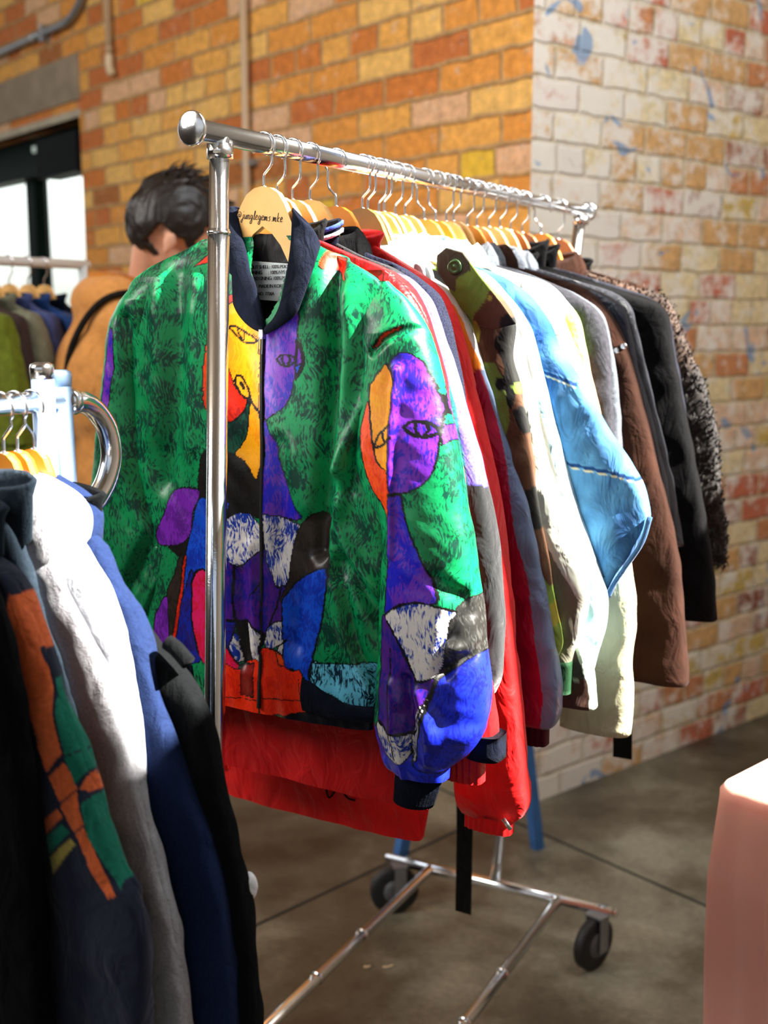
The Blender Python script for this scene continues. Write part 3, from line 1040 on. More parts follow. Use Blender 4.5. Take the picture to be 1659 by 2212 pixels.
def garment(name, fr, label, cat, contour, hem_px=None, hem_z=None, mat=None, body_mat=None, hw=(.056, .046), hwz=None, d=.020, ds=.024, bh=.235,
            bhl=None, bh_bot=None, paint=None, bpaint=None, collar=None, cuff=None, cuff_h=.05, waist=None, seed=1, neck=(.068, None), amp=.005, extra=None,
            group=None, zneck=None, end_tilt=0.0, nf=34, rows=70, left=True, foldf=None, lscale=.88, ztop=None):
    C = fr.azl(contour)
    ztop_ = ZTOPN if ztop is None else ztop
    C[:, 1] = np.minimum(C[:, 1], ztop_ - .30 * np.clip(C[:, 0] - .06, 0, None))
    zn = zneck if zneck is not None else C[0, 1] + .035
    zn = min(max(zn, C[0, 1] + .004), ztop_ + .004)
    zn = max(zn, C[0, 1] + .002)
    C = np.vstack([[neck[0], zn], C])
    # enforce descending
    for i in range(1, len(C)):
        C[i, 1] = min(C[i, 1], C[i - 1, 1] - .001)
    Cs = smoothline(C, 6)
    zend = C[-1, 1]
    if hem_px is not None: hz = fr.az(*hem_px)[1]
    else: hz = hem_z
    root = thing(name, fr.W(0, 0, hz), label, cat, group or 'garments on the ' + fr.rail)
    fo = foldf or folds(seed, amp)
    bmat = body_mat or mat
    # body
    zs = np.linspace(hz, zn, rows)
    atip = C[:, 0].max()
    bhl = bhl or bh
    cR = zin(zs, Cs)
    low = np.clip((zs - hz) / .4, 0, 1)
    bR = np.minimum(cR, bh + ((bh_bot - bh) if bh_bot else 0) * (1 - low))
    bL = -np.minimum(cR * lscale if left else cR, bhl)
    edge = np.clip((zn - zs) / .07, .35, 1)
    V, F, A, B, Z, n = loft(fr, zs, bL, bR, d * edge, 0, nf + 10, 18, fo)
    cols = None
    if bpaint or (paint and bmat is mat):
        cols = {'ca': (bpaint or paint)(A, Z, 0)}
    make('body', V, F, bmat, root, colors=cols)
    # sleeves
    i0 = np.argmax(C[:, 0] > .55 * C[min(4, len(C) - 1), 0])
    zs0 = min(zn - .02, C[i0, 1] + .004)
    ck = cuff_h if cuff else 0
    for sd in ((1, -1) if left else (1,)):
        zz = np.linspace(zs0, zend + ck, rows)
        t = (zs0 - zz) / (zs0 - zend)
        h = np.interp(t, [0, .12, 1], [hw[0] * .7, hw[0], hw[1]])
        if hwz is not None: h = np.interp(t, *hwz)
        out = zin(zz, Cs)
        puff = 1.0
        if cuff:   # gather into the cuff
            g_ = np.clip((zz - (zend + ck)) / .03, 0, 1) ** .5
            puff = .74 + .26 * g_
        inn = out - 2 * h
        mid, hf = (out + inn) / 2, (out - inn) / 2 * puff
        dd = ds * np.interp(t, [0, .08, 1], [.55, 1, .95]) * puff
        sc = 1.0 if sd == 1 else lscale
        if sd == 1: aL, aR = mid - hf, mid + hf
        else: aL, aR = -(mid + hf) * sc, -(mid - hf) * sc
        tl = end_tilt * t
        f2 = folds(seed + 3 + sd, amp * .9, 20, 5, .0028, 26, 34)
        V, F, A, B, Z, n = loft(fr, zz, aL, aR, dd, .004, nf, 14, f2, tilt=tl)
        cols = None
        if paint: cols = {'ca': paint(A, Z, sd)}
        V2, F2 = capped(V, F, n, True, True)
        if cols: cols = {k: np.vstack([v, v[-1:], v[-1:]]) for k, v in cols.items()}
        sl = make('sleeve', V2, F2, mat, root, colors=cols)
        if cuff:
            zc = np.linspace(zend + ck + .004, zend, 8)
            a_m = (aL[-1] + aR[-1]) / 2; hh = (aR[-1] - aL[-1]) / 2 * .86

            def rib(A, B, Z, sg):
                return A, B + .0012 * np.sin(A * 700) * sg, Z
            V, F, A, B, Z, n = loft(fr, zc, a_m - hh, a_m + hh, dd[-1] * .9, .004, 60, 30, rib, tilt=end_tilt)
            V, F = capped(V, F, n, False, True)
            make('cuff', V, F, cuff, root)
    if waist:
        zc = np.linspace(hz - .05, hz + .005, 8)

        def rib2(A, B, Z, sg):
            return A, B + .0014 * np.sin(A * 520) * sg, Z
        V, F, A, B, Z, n = loft(fr, zc, bL[0] * .96, bR[0] * .96, d * .85, 0, 160, 40, rib2)
        make('waistband', V, F, waist, root)
    if collar:
        kind, cm = collar[0], collar[1]
        hgt = (collar[2] if len(collar) > 2 else .05) * .62
        if kind == 'stand':
            prof = [(-.03, 0.0), (hgt * .5, .004), (hgt, .010), (hgt + .004, .006), (hgt, .002), (hgt * .5, -.003), (-.03, -.005)]
        else:   # shirt collar folding over
            prof = [(-.012, .0), (hgt * .8, .002), (hgt, .008), (hgt * .7, .016), (hgt * .1, .026), (-.012, .029), (-.014, .027), (hgt * .5, .018), (hgt * .9, .006), (0, -.004)]
        rows_ = []
        for dz, dr in prof:
            a_ = np.linspace(0, 2 * math.pi, 41)[:-1]
            wv = .0025 * np.sin(a_ * 3 + seed)
            rows_.append(fr.W((neck[0] + .002 + dr) * np.cos(a_), (d * .75 + dr) * np.sin(a_), zn - .006 + dz + wv - .018 * (np.sin(a_) > 0) * np.sin(a_)))
        V = np.vstack(rows_)
        F = []
        for r in range(len(prof) - 1):
            for k in range(40):
                F.append((r * 40 + k, r * 40 + (k + 1) % 40, (r + 1) * 40 + (k + 1) % 40, (r + 1) * 40 + k))
        make('collar', V, F, cm, root)
    if extra: extra(root, fr, Cs, hz, zn)
    return root


def strip(fr, pts, wdt, b, thick=.003):
    """flat strip following (a,z) points on the front, for straps, plackets, zips"""
    pts = np.asarray(pts, float)
    b = np.broadcast_to(b, len(pts))
    V = []
    for i in range(len(pts)):
        t = pts[min(i + 1, len(pts) - 1)] - pts[max(i - 1, 0)]
        t /= np.linalg.norm(t)
        n_ = np.array([t[1], -t[0]])
        w_ = wdt[i] if not np.isscalar(wdt) else wdt
        for s_, bb in ((-1, b[i]), (1, b[i]), (1, b[i] - thick), (-1, b[i] - thick)):
            q = pts[i] + n_ * s_ * w_ / 2
            V.append(fr.W(q[0], bb, q[1]))
    F = []
    for i in range(len(pts) - 1):
        for k in range(4):
            F.append((i * 4 + k, i * 4 + (k + 1) % 4, (i + 1) * 4 + (k + 1) % 4, (i + 1) * 4 + k))
    F.append((3, 2, 1, 0)); m = (len(pts) - 1) * 4
    F.append((m, m + 1, m + 2, m + 3))
    return np.array(V), F

# ================================================================== THE PAINTED BOMBER JACKET
C_G = ((.01, .58, .33), (.0, .25, .19)); C_GD = ((.0, .30, .22), (.0, .14, .13)); C_Y = ((1.0, .68, .02), (.98, .60, .0))
C_O = ((1.0, .33, .03), (.92, .22, .02)); C_R = ((.93, .15, .02), (.75, .08, .0)); C_RO = ((.98, .20, .02), (.90, .12, .01))
C_P = ((.48, .16, .74), (.16, .10, .72)); C_PU = ((.50, .14, .72), (.36, .08, .55)); C_PB = ((.10, .10, .78), (.42, .18, .72))
C_PD = ((.33, .10, .55), (.08, .08, .55)); C_B = ((.02, .33, .88), (.03, .20, .72)); C_B2 = ((.05, .14, .66), (.12, .07, .45)); C_RB = ((.10, .18, .85), (.06, .10, .62))
C_W = ((.90, .88, .86), (.04, .22, .66)); C_K = ((.09, .075, .065), (.05, .04, .04)); C_BR = ((.20, .15, .12), (.13, .10, .085)); C_C = ((.42, .80, .92), (.02, .16, .24))
C_M = ((.95, .10, .42), (.90, .05, .22)); C_DR = ((.55, .06, .02), (.42, .03, .01)); C_KN = ((.15, .15, .14), (.30, .30, .29)); LINE = (.035, .03, .035)

BODY_REG = [
    ([(478, 640), (497, 638), (511, 640), (512, 655), (495, 664), (476, 668)], C_RO),
    ([(474, 660), (458, 690), (449, 750), (444, 830), (446, 870), (453, 888), (480, 903), (495, 911), (510, 906), (525, 890), (533, 868), (540, 861), (526, 857), (512, 842), (500, 814), (494, 780), (482, 720)], C_O),
    ([(493, 790), (503, 822), (515, 845), (534, 863), (529, 884), (512, 903), (494, 909)], C_R),
    ([(494, 912), (512, 907), (528, 890), (540, 864), (539, 915), (531, 950), (508, 984), (494, 976), (470, 960), (470, 910)], C_GD),
    ([(472, 668), (495, 657), (511, 652), (530, 688), (555, 707), (572, 722), (570, 800), (569, 925), (572, 960), (567, 1000), (556, 1034), (535, 1001), (510, 982), (531, 950), (539, 915), (541, 862), (527, 857), (513, 841), (501, 813), (494, 780), (480, 720)], C_Y),
    ([(573, 722), (600, 707), (625, 690), (638, 668), (646, 678), (644, 705), (641, 760), (637, 810), (626, 858), (612, 880), (590, 896), (571, 902), (572, 820)], C_P),
    ([(640, 733), (652, 745), (658, 775), (653, 800), (641, 816), (637, 800)], C_K),
    ([(643, 748), (650, 760), (651, 785), (642, 790)], C_P), ([(640, 788), (648, 790), (646, 800), (640, 808)], C_B),
    ([(571, 904), (577, 910), (582, 930), (595, 960), (601, 1000), (608, 1020), (621, 1060), (636, 1095), (646, 1122), (600, 1116), (567, 1112), (566, 1060), (562, 1040), (571, 1010), (573, 960)], C_PB),
    ([(440, 985), (455, 972), (495, 978), (511, 984), (535, 1002), (556, 1036), (566, 1012), (566, 1112), (545, 1110), (520, 1107), (488, 1128), (488, 1080), (462, 1074), (432, 1072), (432, 1030)], C_K),
    ([(372, 1060), (426, 1056), (431, 1072), (418, 1110), (412, 1155), (395, 1172), (360, 1180), (335, 1175), (330, 1150), (350, 1110)], C_PU),
    ([(360, 1182), (395, 1174), (412, 1158), (404, 1196), (392, 1206), (370, 1190)], C_K),
    ([(432, 1077), (458, 1080), (488, 1084), (498, 1090), (490, 1125), (490, 1240), (440, 1230), (418, 1240), (410, 1300), (388, 1310), (396, 1240), (404, 1190), (414, 1150), (424, 1100)], C_B),
    ([(392, 1290), (409, 1240), (416, 1236), (414, 1290), (418, 1380), (430, 1430), (360, 1430), (368, 1390), (380, 1340)], C_B2),
    ([(398, 1205), (402, 1208), (395, 1260), (384, 1330), (368, 1425), (359, 1424), (372, 1340), (382, 1290)], C_R),
    ([(388, 1204), (396, 1208), (384, 1280), (360, 1418), (354, 1405), (356, 1290), (374, 1240)], C_BR),
    ([(356, 1288), (359, 1330), (360, 1405), (345, 1415), (330, 1380), (328, 1340), (334, 1318)], C_PU),
    ([(412, 1290), (416, 1255), (424, 1238), (436, 1230), (450, 1238), (456, 1290), (460, 1396), (480, 1396), (500, 1408), (515, 1446), (470, 1440), (440, 1432), (424, 1400), (414, 1340)], C_M),
    ([(488, 1132), (505, 1113), (520, 1107), (541, 1110), (556, 1125), (570, 1143), (575, 1165), (570, 1186), (545, 1206), (518, 1222), (500, 1216), (488, 1208)], C_W),
    ([(568, 1114), (580, 1112), (610, 1120), (646, 1136), (637, 1170), (630, 1220), (624, 1260), (600, 1264), (590, 1240), (578, 1210), (573, 1180), (571, 1150)], C_W),
    ([(488, 1211), (500, 1218), (518, 1224), (545, 1208), (572, 1184), (578, 1214), (592, 1245), (601, 1267), (618, 1266), (612, 1292), (610, 1320), (608, 1342), (585, 1347), (578, 1366), (558, 1358), (540, 1342), (512, 1342), (488, 1340)], C_PD),
    ([(488, 1342), (510, 1344), (504, 1372), (494, 1400), (488, 1390)], C_B2),
    ([(512, 1344), (540, 1344), (562, 1362), (574, 1370), (568, 1400), (563, 1428), (526, 1430), (516, 1400), (513, 1372)], C_K),
    ([(507, 1366), (514, 1376), (518, 1400), (524, 1431), (512, 1431), (495, 1402)], C_W),
    ([(534, 1345), (558, 1360), (568, 1374), (565, 1400), (562, 1426), (549, 1426), (542, 1392)], C_W),
    ([(583, 1352), (604, 1342), (613, 1350), (618, 1378), (598, 1398), (576, 1400), (576, 1372)], C_W),
    ([(618, 1384), (622, 1402), (615, 1416), (600, 1406), (604, 1396)], C_W),
    ([(664, 1116), (684, 1112), (697, 1138), (701, 1180), (704, 1230), (670, 1237), (641, 1254), (625, 1278), (612, 1302), (610, 1290), (620, 1266), (627, 1240), (633, 1180), (647, 1136)], C_BR),
    ([(612, 1302), (625, 1278), (641, 1256), (666, 1240), (700, 1229), (706, 1250), (701, 1290), (691, 1350), (681, 1400), (673, 1430), (668, 1474), (654, 1458), (640, 1447), (617, 1437), (613, 1380), (612, 1330)], C_B),
    ([(478, 1438), (515, 1446), (526, 1432), (561, 1428), (559, 1490), (557, 1545), (520, 1545), (478, 1545)], C_RO),
    ([(520, 1440), (551, 1432), (549, 1505), (520, 1500)], C_DR),
    ([(567, 1404), (590, 1404), (612, 1416), (617, 1440), (632, 1449), (653, 1457), (656, 1545), (600, 1545), (563, 1545), (563, 1480)], C_RO),
    ([(597, 1407), (612, 1417), (616, 1438), (604, 1436)], C_O),
    ([(672, 1432), (700, 1434), (740, 1438), (800, 1441), (880, 1450), (880, 1545), (790, 1538), (740, 1522), (700, 1497), (669, 1474)], C_C),
    ([(405, 575), (440, 525), (460, 505), (462, 552), (432, 564)], C_RO),
    ([(680, 528), (696, 543), (712, 560), (737, 604), (718, 598), (698, 582), (670, 573)], C_RO),
]
BODY_REG.append(([(655, 1540), (690, 1545), (740, 1555), (800, 1564), (880, 1568), (880, 1640), (600, 1640), (600, 1560)], ((.055, .075, .13), (.04, .05, .09))))
BODY_LINES = [
    ([(496, 706), (510, 704), (520, 710), (540, 722), (556, 735), (546, 741), (530, 739), (517, 728), (505, 715), (496, 709)], 2.3),
    ([(516, 712), (519, 722), (526, 732)], 1.8), ([(530, 722), (530, 732), (524, 735)], 1.8), ([(519, 720), (524, 714), (530, 722)], 1.2),
    ([(511, 832), (509, 820), (514, 811), (524, 815), (533, 830), (539, 846), (541, 858), (532, 860), (521, 849), (512, 834)], 3.0), ([(522, 828), (527, 838)], 4.5),
    ([(540, 860), (548, 872), (561, 890)], 3.0), ([(561, 890), (566, 904)], 4.5), ([(541, 860), (540, 870)], 5),
    ([(598, 777), (606, 769), (618, 766), (630, 769), (640, 778), (632, 786), (620, 791), (608, 787), (598, 777)], 3.0),
    ([(612, 770), (610, 778), (614, 787)], 3.2), ([(624, 769), (627, 778), (623, 787)], 3.2),
    ([(571, 722), (571, 760), (569, 800)], 2.0), ([(569, 925), (571, 905), (571, 860)], 2.4), ([(556, 700), (540, 686), (522, 670), (512, 660)], .9),
    ([(560, 745), (562, 800), (560, 870), (563, 905)], .9), ([(548, 720), (558, 730), (561, 740)], .9),
    ([(570, 960), (566, 1020), (567, 1110)], 3.2), ([(569, 1110), (570, 1180), (568, 1300), (567, 1400)], 1.7), ([(505, 1225), (503, 1290), (507, 1335), (512, 1344)], 3.4), ([(488, 1338), (512, 1342)], 3.2),
    ([(610, 1268), (603, 1300), (585, 1345)], 2.6), ([(536, 1300), (560, 1270), (570, 1250)], 1.8), ([(522, 1344), (532, 1390), (545, 1428)], 3.5), ([(545, 1345), (570, 1368)], 3.4),
    ([(565, 1404), (563, 1470), (561, 1528)], 2.2), ([(516, 1437), (535, 1434)], 2.2), ([(488, 1505), (555, 1512)], 1.0), ([(566, 1508), (655, 1515)], 1.0), ([(645, 1462), (648, 1515)], .9),
    ([(704, 1232), (706, 1260), (700, 1300), (690, 1360), (672, 1432), (669, 1474)], 2.4), ([(412, 1300), (414, 1255), (424, 1236), (440, 1229), (452, 1236)], 2.6), ([(412, 1300), (414, 1350), (428, 1410)], 2.6),
    ([(497, 1402), (512, 1432)], 2.2), ([(618, 1384), (598, 1398)], 2.0), ([(645, 678), (644, 705), (641, 760), (638, 810), (640, 820)], 2.0), ([(672, 1432), (740, 1437), (840, 1444)], 1.6),
]
SLV_REG = [
    ([(790, 1570), (1090, 1570), (1090, 1730), (790, 1730)], C_RB),
    ([(798, 752), (806, 738), (822, 722), (840, 711), (858, 704), (850, 712), (832, 722), (818, 734), (804, 750)], C_RO),
    ([(792, 868), (797, 900), (803, 940), (808, 975), (815, 995), (828, 1010), (848, 1022), (848, 1118), (820, 1080), (800, 1050), (785, 1012), (776, 960), (776, 920)], C_O),
    ([(834, 786), (843, 802), (852, 816), (850, 900), (848, 960), (849, 1022), (838, 1014), (824, 1005), (813, 985), (808, 960), (805, 930), (798, 880), (796, 840), (800, 829), (815, 808)], C_Y),
    ([(842, 788), (850, 770), (862, 763), (880, 766), (900, 784), (912, 814), (925, 850), (935, 890), (938, 935), (936, 985), (930, 1020), (915, 1045), (890, 1060), (865, 1066), (848, 1060), (846, 1000), (846, 940), (849, 870), (852, 822)], C_P),
    ([(938, 918), (955, 930), (956, 950), (942, 966)], C_P),
    ([(848, 1070), (868, 1070), (878, 1120), (893, 1165), (915, 1215), (937, 1265), (946, 1302), (895, 1302), (860, 1306), (830, 1328), (828, 1320), (832, 1250), (838, 1150), (844, 1110)], C_PB),
    ([(972, 1326), (985, 1305), (1002, 1299), (1060, 1285), (1065, 1400), (1045, 1405), (1020, 1420), (985, 1441), (952, 1466), (935, 1502), (922, 1512), (938, 1466), (948, 1440), (958, 1390), (964, 1350)], C_KN),
    ([(820, 1335), (836, 1346), (850, 1368), (870, 1405), (895, 1455), (902, 1474), (925, 1470), (940, 1468), (930, 1500), (905, 1560), (892, 1588), (860, 1594), (815, 1572), (815, 1450)], C_PD),
    ([(1050, 1404), (1070, 1408), (1070, 1560), (1030, 1640), (985, 1680), (930, 1680), (886, 1660), (893, 1600), (918, 1530), (940, 1490), (954, 1466), (985, 1442), (1020, 1421)], C_RB),
    ([(829, 1329), (850, 1315), (895, 1301), (940, 1309), (974, 1326), (965, 1350), (959, 1400), (950, 1440), (940, 1462), (925, 1468), (902, 1471), (895, 1450), (870, 1400), (850, 1366), (834, 1345)], C_W),
    ([(814, 1558), (845, 1582), (888, 1586), (882, 1625), (868, 1650), (845, 1650), (825, 1625), (812, 1590)], C_W),
    ([(930, 1506), (926, 1540), (906, 1590), (893, 1645), (884, 1640), (884, 1590), (900, 1548)], C_W),
]
SLV_LINES = [
    ([(874, 922), (884, 914), (900, 911), (915, 914), (928, 922), (937, 934), (926, 942), (910, 945), (892, 939), (880, 930), (874, 922)], 3.8),
    ([(898, 914), (896, 928), (904, 942)], 3.6), ([(914, 915), (919, 930), (912, 943)], 3.6),
    ([(808, 968), (816, 948), (828, 932), (848, 917)], 3.0), ([(808, 967), (822, 964), (838, 956), (850, 944)], 3.0), ([(830, 936), (832, 948), (838, 954)], 3.0),
    ([(846, 1067), (870, 1066)], 4.0), ([(797, 830), (796, 870), (800, 900), (805, 930), (808, 968), (813, 990), (826, 1006)], 1.3),
    ([(869, 1068), (878, 1120), (893, 1165), (915, 1215), (937, 1265), (946, 1302)], 2.6), ([(935, 890), (938, 935), (936, 985), (930, 1020), (915, 1045), (890, 1061), (866, 1067)], 2.0),
    ([(829, 1329), (850, 1315), (895, 1301), (940, 1309), (974, 1326)], 2.2), ([(834, 1345), (850, 1366), (870, 1400), (895, 1450), (902, 1476)], 3.0), ([(902, 1472), (925, 1470), (938, 1464)], 2.2),
    ([(843, 1400), (842, 1500), (843, 1582), (848, 1645)], 2.0), ([(815, 1560), (845, 1584), (888, 1586)], 2.6), ([(940, 1490), (925, 1530), (905, 1590), (893, 1642)], 3.2), ([(930, 1500), (905, 1560), (887, 1590)], 2.4),
    ([(834, 786), (843, 802), (852, 822)], 3.0), ([(798, 752), (822, 722), (858, 703)], 1.0),
]
LSL_REG = [
    ([(236, 720), (247, 720), (250, 790), (243, 850), (238, 920), (222, 930), (228, 830)], C_P),
    ([(372, 1060), (420, 1060), (412, 1155), (360, 1182), (330, 1175), (345, 1110)], C_PU),
    ([(200, 1060), (214, 1060), (225, 1160), (240, 1260), (225, 1260), (205, 1160)], ((.15, .60, .25), (.05, .35, .15))),
]


def painted(fr, b, regs, lines, w=.0011):
    R = [(fr.azl(loop_px(P, 4) if len(P) > 6 else P, b), c) for P, c in regs]
    Ls = [(fr.azl(smoothline(P, 4) if len(P) > 2 else P, b), ww) for P, ww in lines]

    def f(A, Z):
        A = A + .0009 * vnoise(A * 260, Z * 260, 3.3) + .0006 * vnoise(A * 90, Z * 90, 8.3)
        Z = Z + .0009 * vnoise(A * 260, Z * 260, 9.1)
        ca = np.repeat(np.array(srgb(C_G[0]))[None], len(A), 0)
        cb = np.repeat(np.array(srgb(C_G[1]))[None], len(A), 0)
        # broad darker and yellower washes in the green ground
        wash = vnoise(A * 14, Z * 8, 1.7) + .5 * vnoise(A * 34, Z * 18, 6.7)
        ca *= (1 + .42 * wash)[:, None]; cb *= (1 + .3 * wash)[:, None]
        for P, c in R:
            e = near(A, Z, P, w, True)
            ca[e] = srgb(LINE); cb[e] = srgb(LINE)
            i = inpoly(A, Z, P) & ~near(A, Z, P, w * .6, True)
            ca[i] = srgb(c[0]); cb[i] = srgb(c[1])
        for P, ww in Ls:
            e = near(A, Z, P, ww * .00060)
            ca[e] = srgb(LINE); cb[e] = srgb(LINE)
        return {'ca': ca, 'cb': cb}
    return f


def creases(fr, b, items):
    Q = [(fr.azl(smoothline(P, 5), b), w_, h_) for P, w_, h_ in items]

    def f(A, Z):
        o = np.zeros_like(A)
        for P, w_, h_ in Q:
            dmin = np.full(A.shape, 9.0)
            for p, q in zip(P[:-1], P[1:]):
                d = q - p
                t = np.clip(((A - p[0]) * d[0] + (Z - p[1]) * d[1]) / max(d @ d, 1e-12), 0, 1)
                dmin = np.minimum(dmin, np.hypot(A - p[0] - t * d[0], Z - p[1] - t * d[1]))
            o += h_ * np.exp(-(dmin / w_) ** 2)
        return o
    return f


ART = art_mat('painted_satin')
KNIT_NAVY = fabric('navy_rib_knit', (.055, .075, .13), .95, .2, 80, .5, 900, .12)
LINING = fabric('black_lining', (.09, .08, .085), .45, .25, 20, .2, 80, 0)
f1 = Frame(B0, 570, 1.68)
BF = .046
R1 = f1.azl([(690, 528), (760, 562), (830, 600), (868, 650), (880, 720), (872, 800), (860, 900), (855, 1100), (852, 1300), (848, 1440), (835, 1500), (822, 1556)], .0)
L1 = f1.azl([(444, 518), (400, 545), (340, 580), (300, 625), (296, 700), (300, 850), (312, 1000), (325, 1150), (335, 1300), (345, 1400), (356, 1460), (372, 1500)], .0)
hz1 = f1.az(565, 1532, .03)[1]
zn1 = R1[0, 1] + .012
art = thing('bomber_jacket', f1.W(0, 0, hz1), 'green bomber jacket printed with cubist painted faces, foremost garment on the chrome rack', 'jacket', 'garments on the chrome rack')
R1s = smoothline(np.vstack([[.066, zn1 + .002], R1]), 8); L1s = smoothline(np.vstack([[-.066, zn1 + .002], L1]), 8)
cre = creases(f1, BF, [
    ([(700, 560), (716, 700), (714, 850), (702, 1000), (688, 1110), (684, 1190)], .013, -.022), ([(742, 640), (748, 760), (735, 900), (728, 1010)], .018, .012),
    ([(835, 1395), (780, 1300), (730, 1190), (706, 1120)], .010, -.014), ([(830, 1300), (770, 1230), (720, 1150)], .011, .012), ([(820, 1510), (765, 1420), (735, 1290), (722, 1220)], .010, -.014), ([(790, 1500), (745, 1380), (725, 1270)], .010, .011),
    ([(735, 1010), (790, 880), (800, 830)], .012, .012), ([(750, 1060), (775, 960), (788, 900)], .008, -.009), ([(720, 1120), (760, 1010)], .010, .008),
    ([(372, 600), (380, 740), (372, 900), (352, 1040)], .020, -.014), ([(420, 620), (424, 800), (415, 960)], .018, .008), ([(335, 640), (345, 800), (330, 940)], .018, .008),
    ([(520, 1240), (522, 1330), (528, 1430)], .012, -.010), ([(545, 1180), (552, 1280), (556, 1400)], .010, .006), ([(605, 960), (612, 1090), (606, 1200)], .014, -.007),
    ([(660, 1130), (652, 1240), (640, 1390)], .014, -.008)])


def fold1(A, B, Z, sg):
    o = .0045 * vnoise(A * 17, Z * 5, 4.4) + .0016 * vnoise(A * 50 + Z * 20, Z * 34, 2.2)
    o = o + cre(A, Z) * (sg > 0)
    low = np.clip((hz1 + .10 - Z) / .10, 0, 1)
    o = o + .005 * low * vnoise(A * 55, Z * 8, 6.6)
    return A, B + o * np.where(sg > 0, 1, -1), Z


zs = np.linspace(hz1, zn1, 420)
d1 = .046 * np.clip((zn1 - zs) / .10, .12, 1) ** .45
rf = .86 + .14 * np.clip((zs - hz1) / .05, 0, 1)
V, F, A, B, Z, n = loft(f1, zs, zin(zs, L1s), zin(zs, R1s), d1 * rf * .60, .020 * np.clip((zn1 - zs) / .05, .1, 1), 330, 46, fold1, p=.45)
# V neck opening cut out of the front
cutP = f1.azl([(500, 400), (512, 500), (528, 547), (537, 580), (550, 607), (562, 646), (571, 704), (592, 682), (607, 650), (618, 600), (623, 560), (628, 500), (640, 400)], .04)
ins = inpoly(A, Z, cutP) & (B > .012)
keep = ~ins[F].all(1)
# nothing of the print on the back
col = painted(f1, BF, BODY_REG, BODY_LINES)(A, Z)
bk = B < .004
col['ca'][bk] = srgb(C_G[0]); col['cb'][bk] = srgb(C_G[1])
make('body', V, F[keep], ART, art, colors=col)

# lining with the care label
lz = np.linspace(hz1 + .25, zn1 + .004, 60)
la = np.linspace(-.068, .068, 40)
LA, LZ = np.meshgrid(la, lz)
LB = -.002 + .004 * (LA / .068) ** 2 + .0010 * vnoise(LA * 40, LZ * 25, 5.0)
V = f1.W(LA, LB, LZ).reshape(-1, 3)
idx = np.arange(60 * 40).reshape(60, 40)
F = np.stack([idx[:-1, :-1], idx[:-1, 1:], idx[1:, 1:], idx[1:, :-1]], -1).reshape(-1, 4)
lin = make('lining', V, F, LINING, art)
lq = f1.azl([(537, 563), (627, 570), (621, 652), (556, 647)], .003)
cl = np.array([[0, 0], [1, 0], [1, 1], [0, 1]], float)
NX, NY = 26, 20
uu, vv_ = np.meshgrid(np.linspace(0, 1, NX), np.linspace(0, 1, NY))
QA = (1 - uu) * (1 - vv_) * lq[0, 0] + uu * (1 - vv_) * lq[1, 0] + uu * vv_ * lq[2, 0] + (1 - uu) * vv_ * lq[3, 0]
QZ = (1 - uu) * (1 - vv_) * lq[0, 1] + uu * (1 - vv_) * lq[1, 1] + uu * vv_ * lq[2, 1] + (1 - uu) * vv_ * lq[3, 1]
QB = .0035 + .0010 * vnoise(QA * 60, QZ * 60, 1.0)
Vf = f1.W(QA, QB, QZ).reshape(-1, 3); Vb = f1.W(QA, QB - .0008, QZ).reshape(-1, 3)
idx = np.arange(NX * NY).reshape(NY, NX)
Fq = np.stack([idx[:-1, :-1], idx[:-1, 1:], idx[1:, 1:], idx[1:, :-1]], -1).reshape(-1, 4)
lab = make('care_label', np.vstack([Vf, Vb]), np.vstack([Fq, Fq[:, ::-1] + NX * NY]), simple('label_cloth', srgb(.80, .83, .84), .8, 0, .05, 60), art, label='white printed care label')
ta = f1.v; tu = UPZ * 1.0


def text_part(body, origin, xdir, zdir, size, mat, parent, name='printed_text', space=1.0, ext=.0003):
    cu = bpy.data.curves.new('txt', 'FONT')
    cu.body = body
    cu.size = size
    cu.extrude = ext
    cu.space_character = space
    o = bpy.data.objects.new('txt', cu)
    COL.objects.link(o)
    dg = bpy.context.evaluated_depsgraph_get()
    me = bpy.data.meshes.new_from_object(o.evaluated_get(dg))
    V = np.array([v.co[:] for v in me.vertices])
    F = [list(p.vertices) for p in me.polygons]
    bpy.data.objects.remove(o)
    bpy.data.meshes.remove(me)
    nd = np.cross(xdir, zdir)
    Wd = origin + V[:, 0:1] * xdir + V[:, 1:2] * zdir + V[:, 2:3] * nd
    return make(name, Wd, F, mat, parent, smooth=False)


for txt, px, py, sz in (('OUT SHELL : 100% POLYESTER', 541, 581, .0066), ('LINING       : 100% NYLON', 541, 593, .0066), ('PAD LINING: 100% POLYESTER', 544, 605.5, .0066),
                        ('MADE IN KOREA', 559, 622, .0066), ('NO.  7726A', 556, 638, .0062)):
    a_, z_ = f1.az(px, py, .005)
    text_part(txt, f1.W(a_, .0052, z_), f1.v, UPZ, sz, INK, lab, space=.88)

# knit collar band
bo8 = [.053, .053, .052, .048, .040, .032, .020, .004]
oLp = [(571, 722), (545, 710), (524, 692), (506, 664), (494, 620), (487, 560), (486, 500), (497, 446)]
iLp = [(572, 705), (564, 674), (557, 642), (548, 610), (538, 580), (530, 545), (520, 505), (512, 452)]
oL = f1.azl(oLp, bo8); iL = f1.azl(iLp, np.array(bo8) - .003)
br8 = [.002, .010, .022, .034, .042, .049, .052, .053, .053]
oRp = [(668, 486), (689, 524), (684, 548), (675, 578), (663, 614), (649, 652), (635, 681), (603, 706), (574, 722)]
iRp = [(632, 449), (630, 480), (628, 520), (623, 562), (616, 602), (608, 642), (600, 668), (588, 690), (573, 705)]
oR = f1.azl(oRp, np.array(br8) + .003); iR = f1.azl(iRp, br8)
sections = []
for i in range(8): sections.append((oL[i], bo8[i], iL[i], bo8[i] - .003))
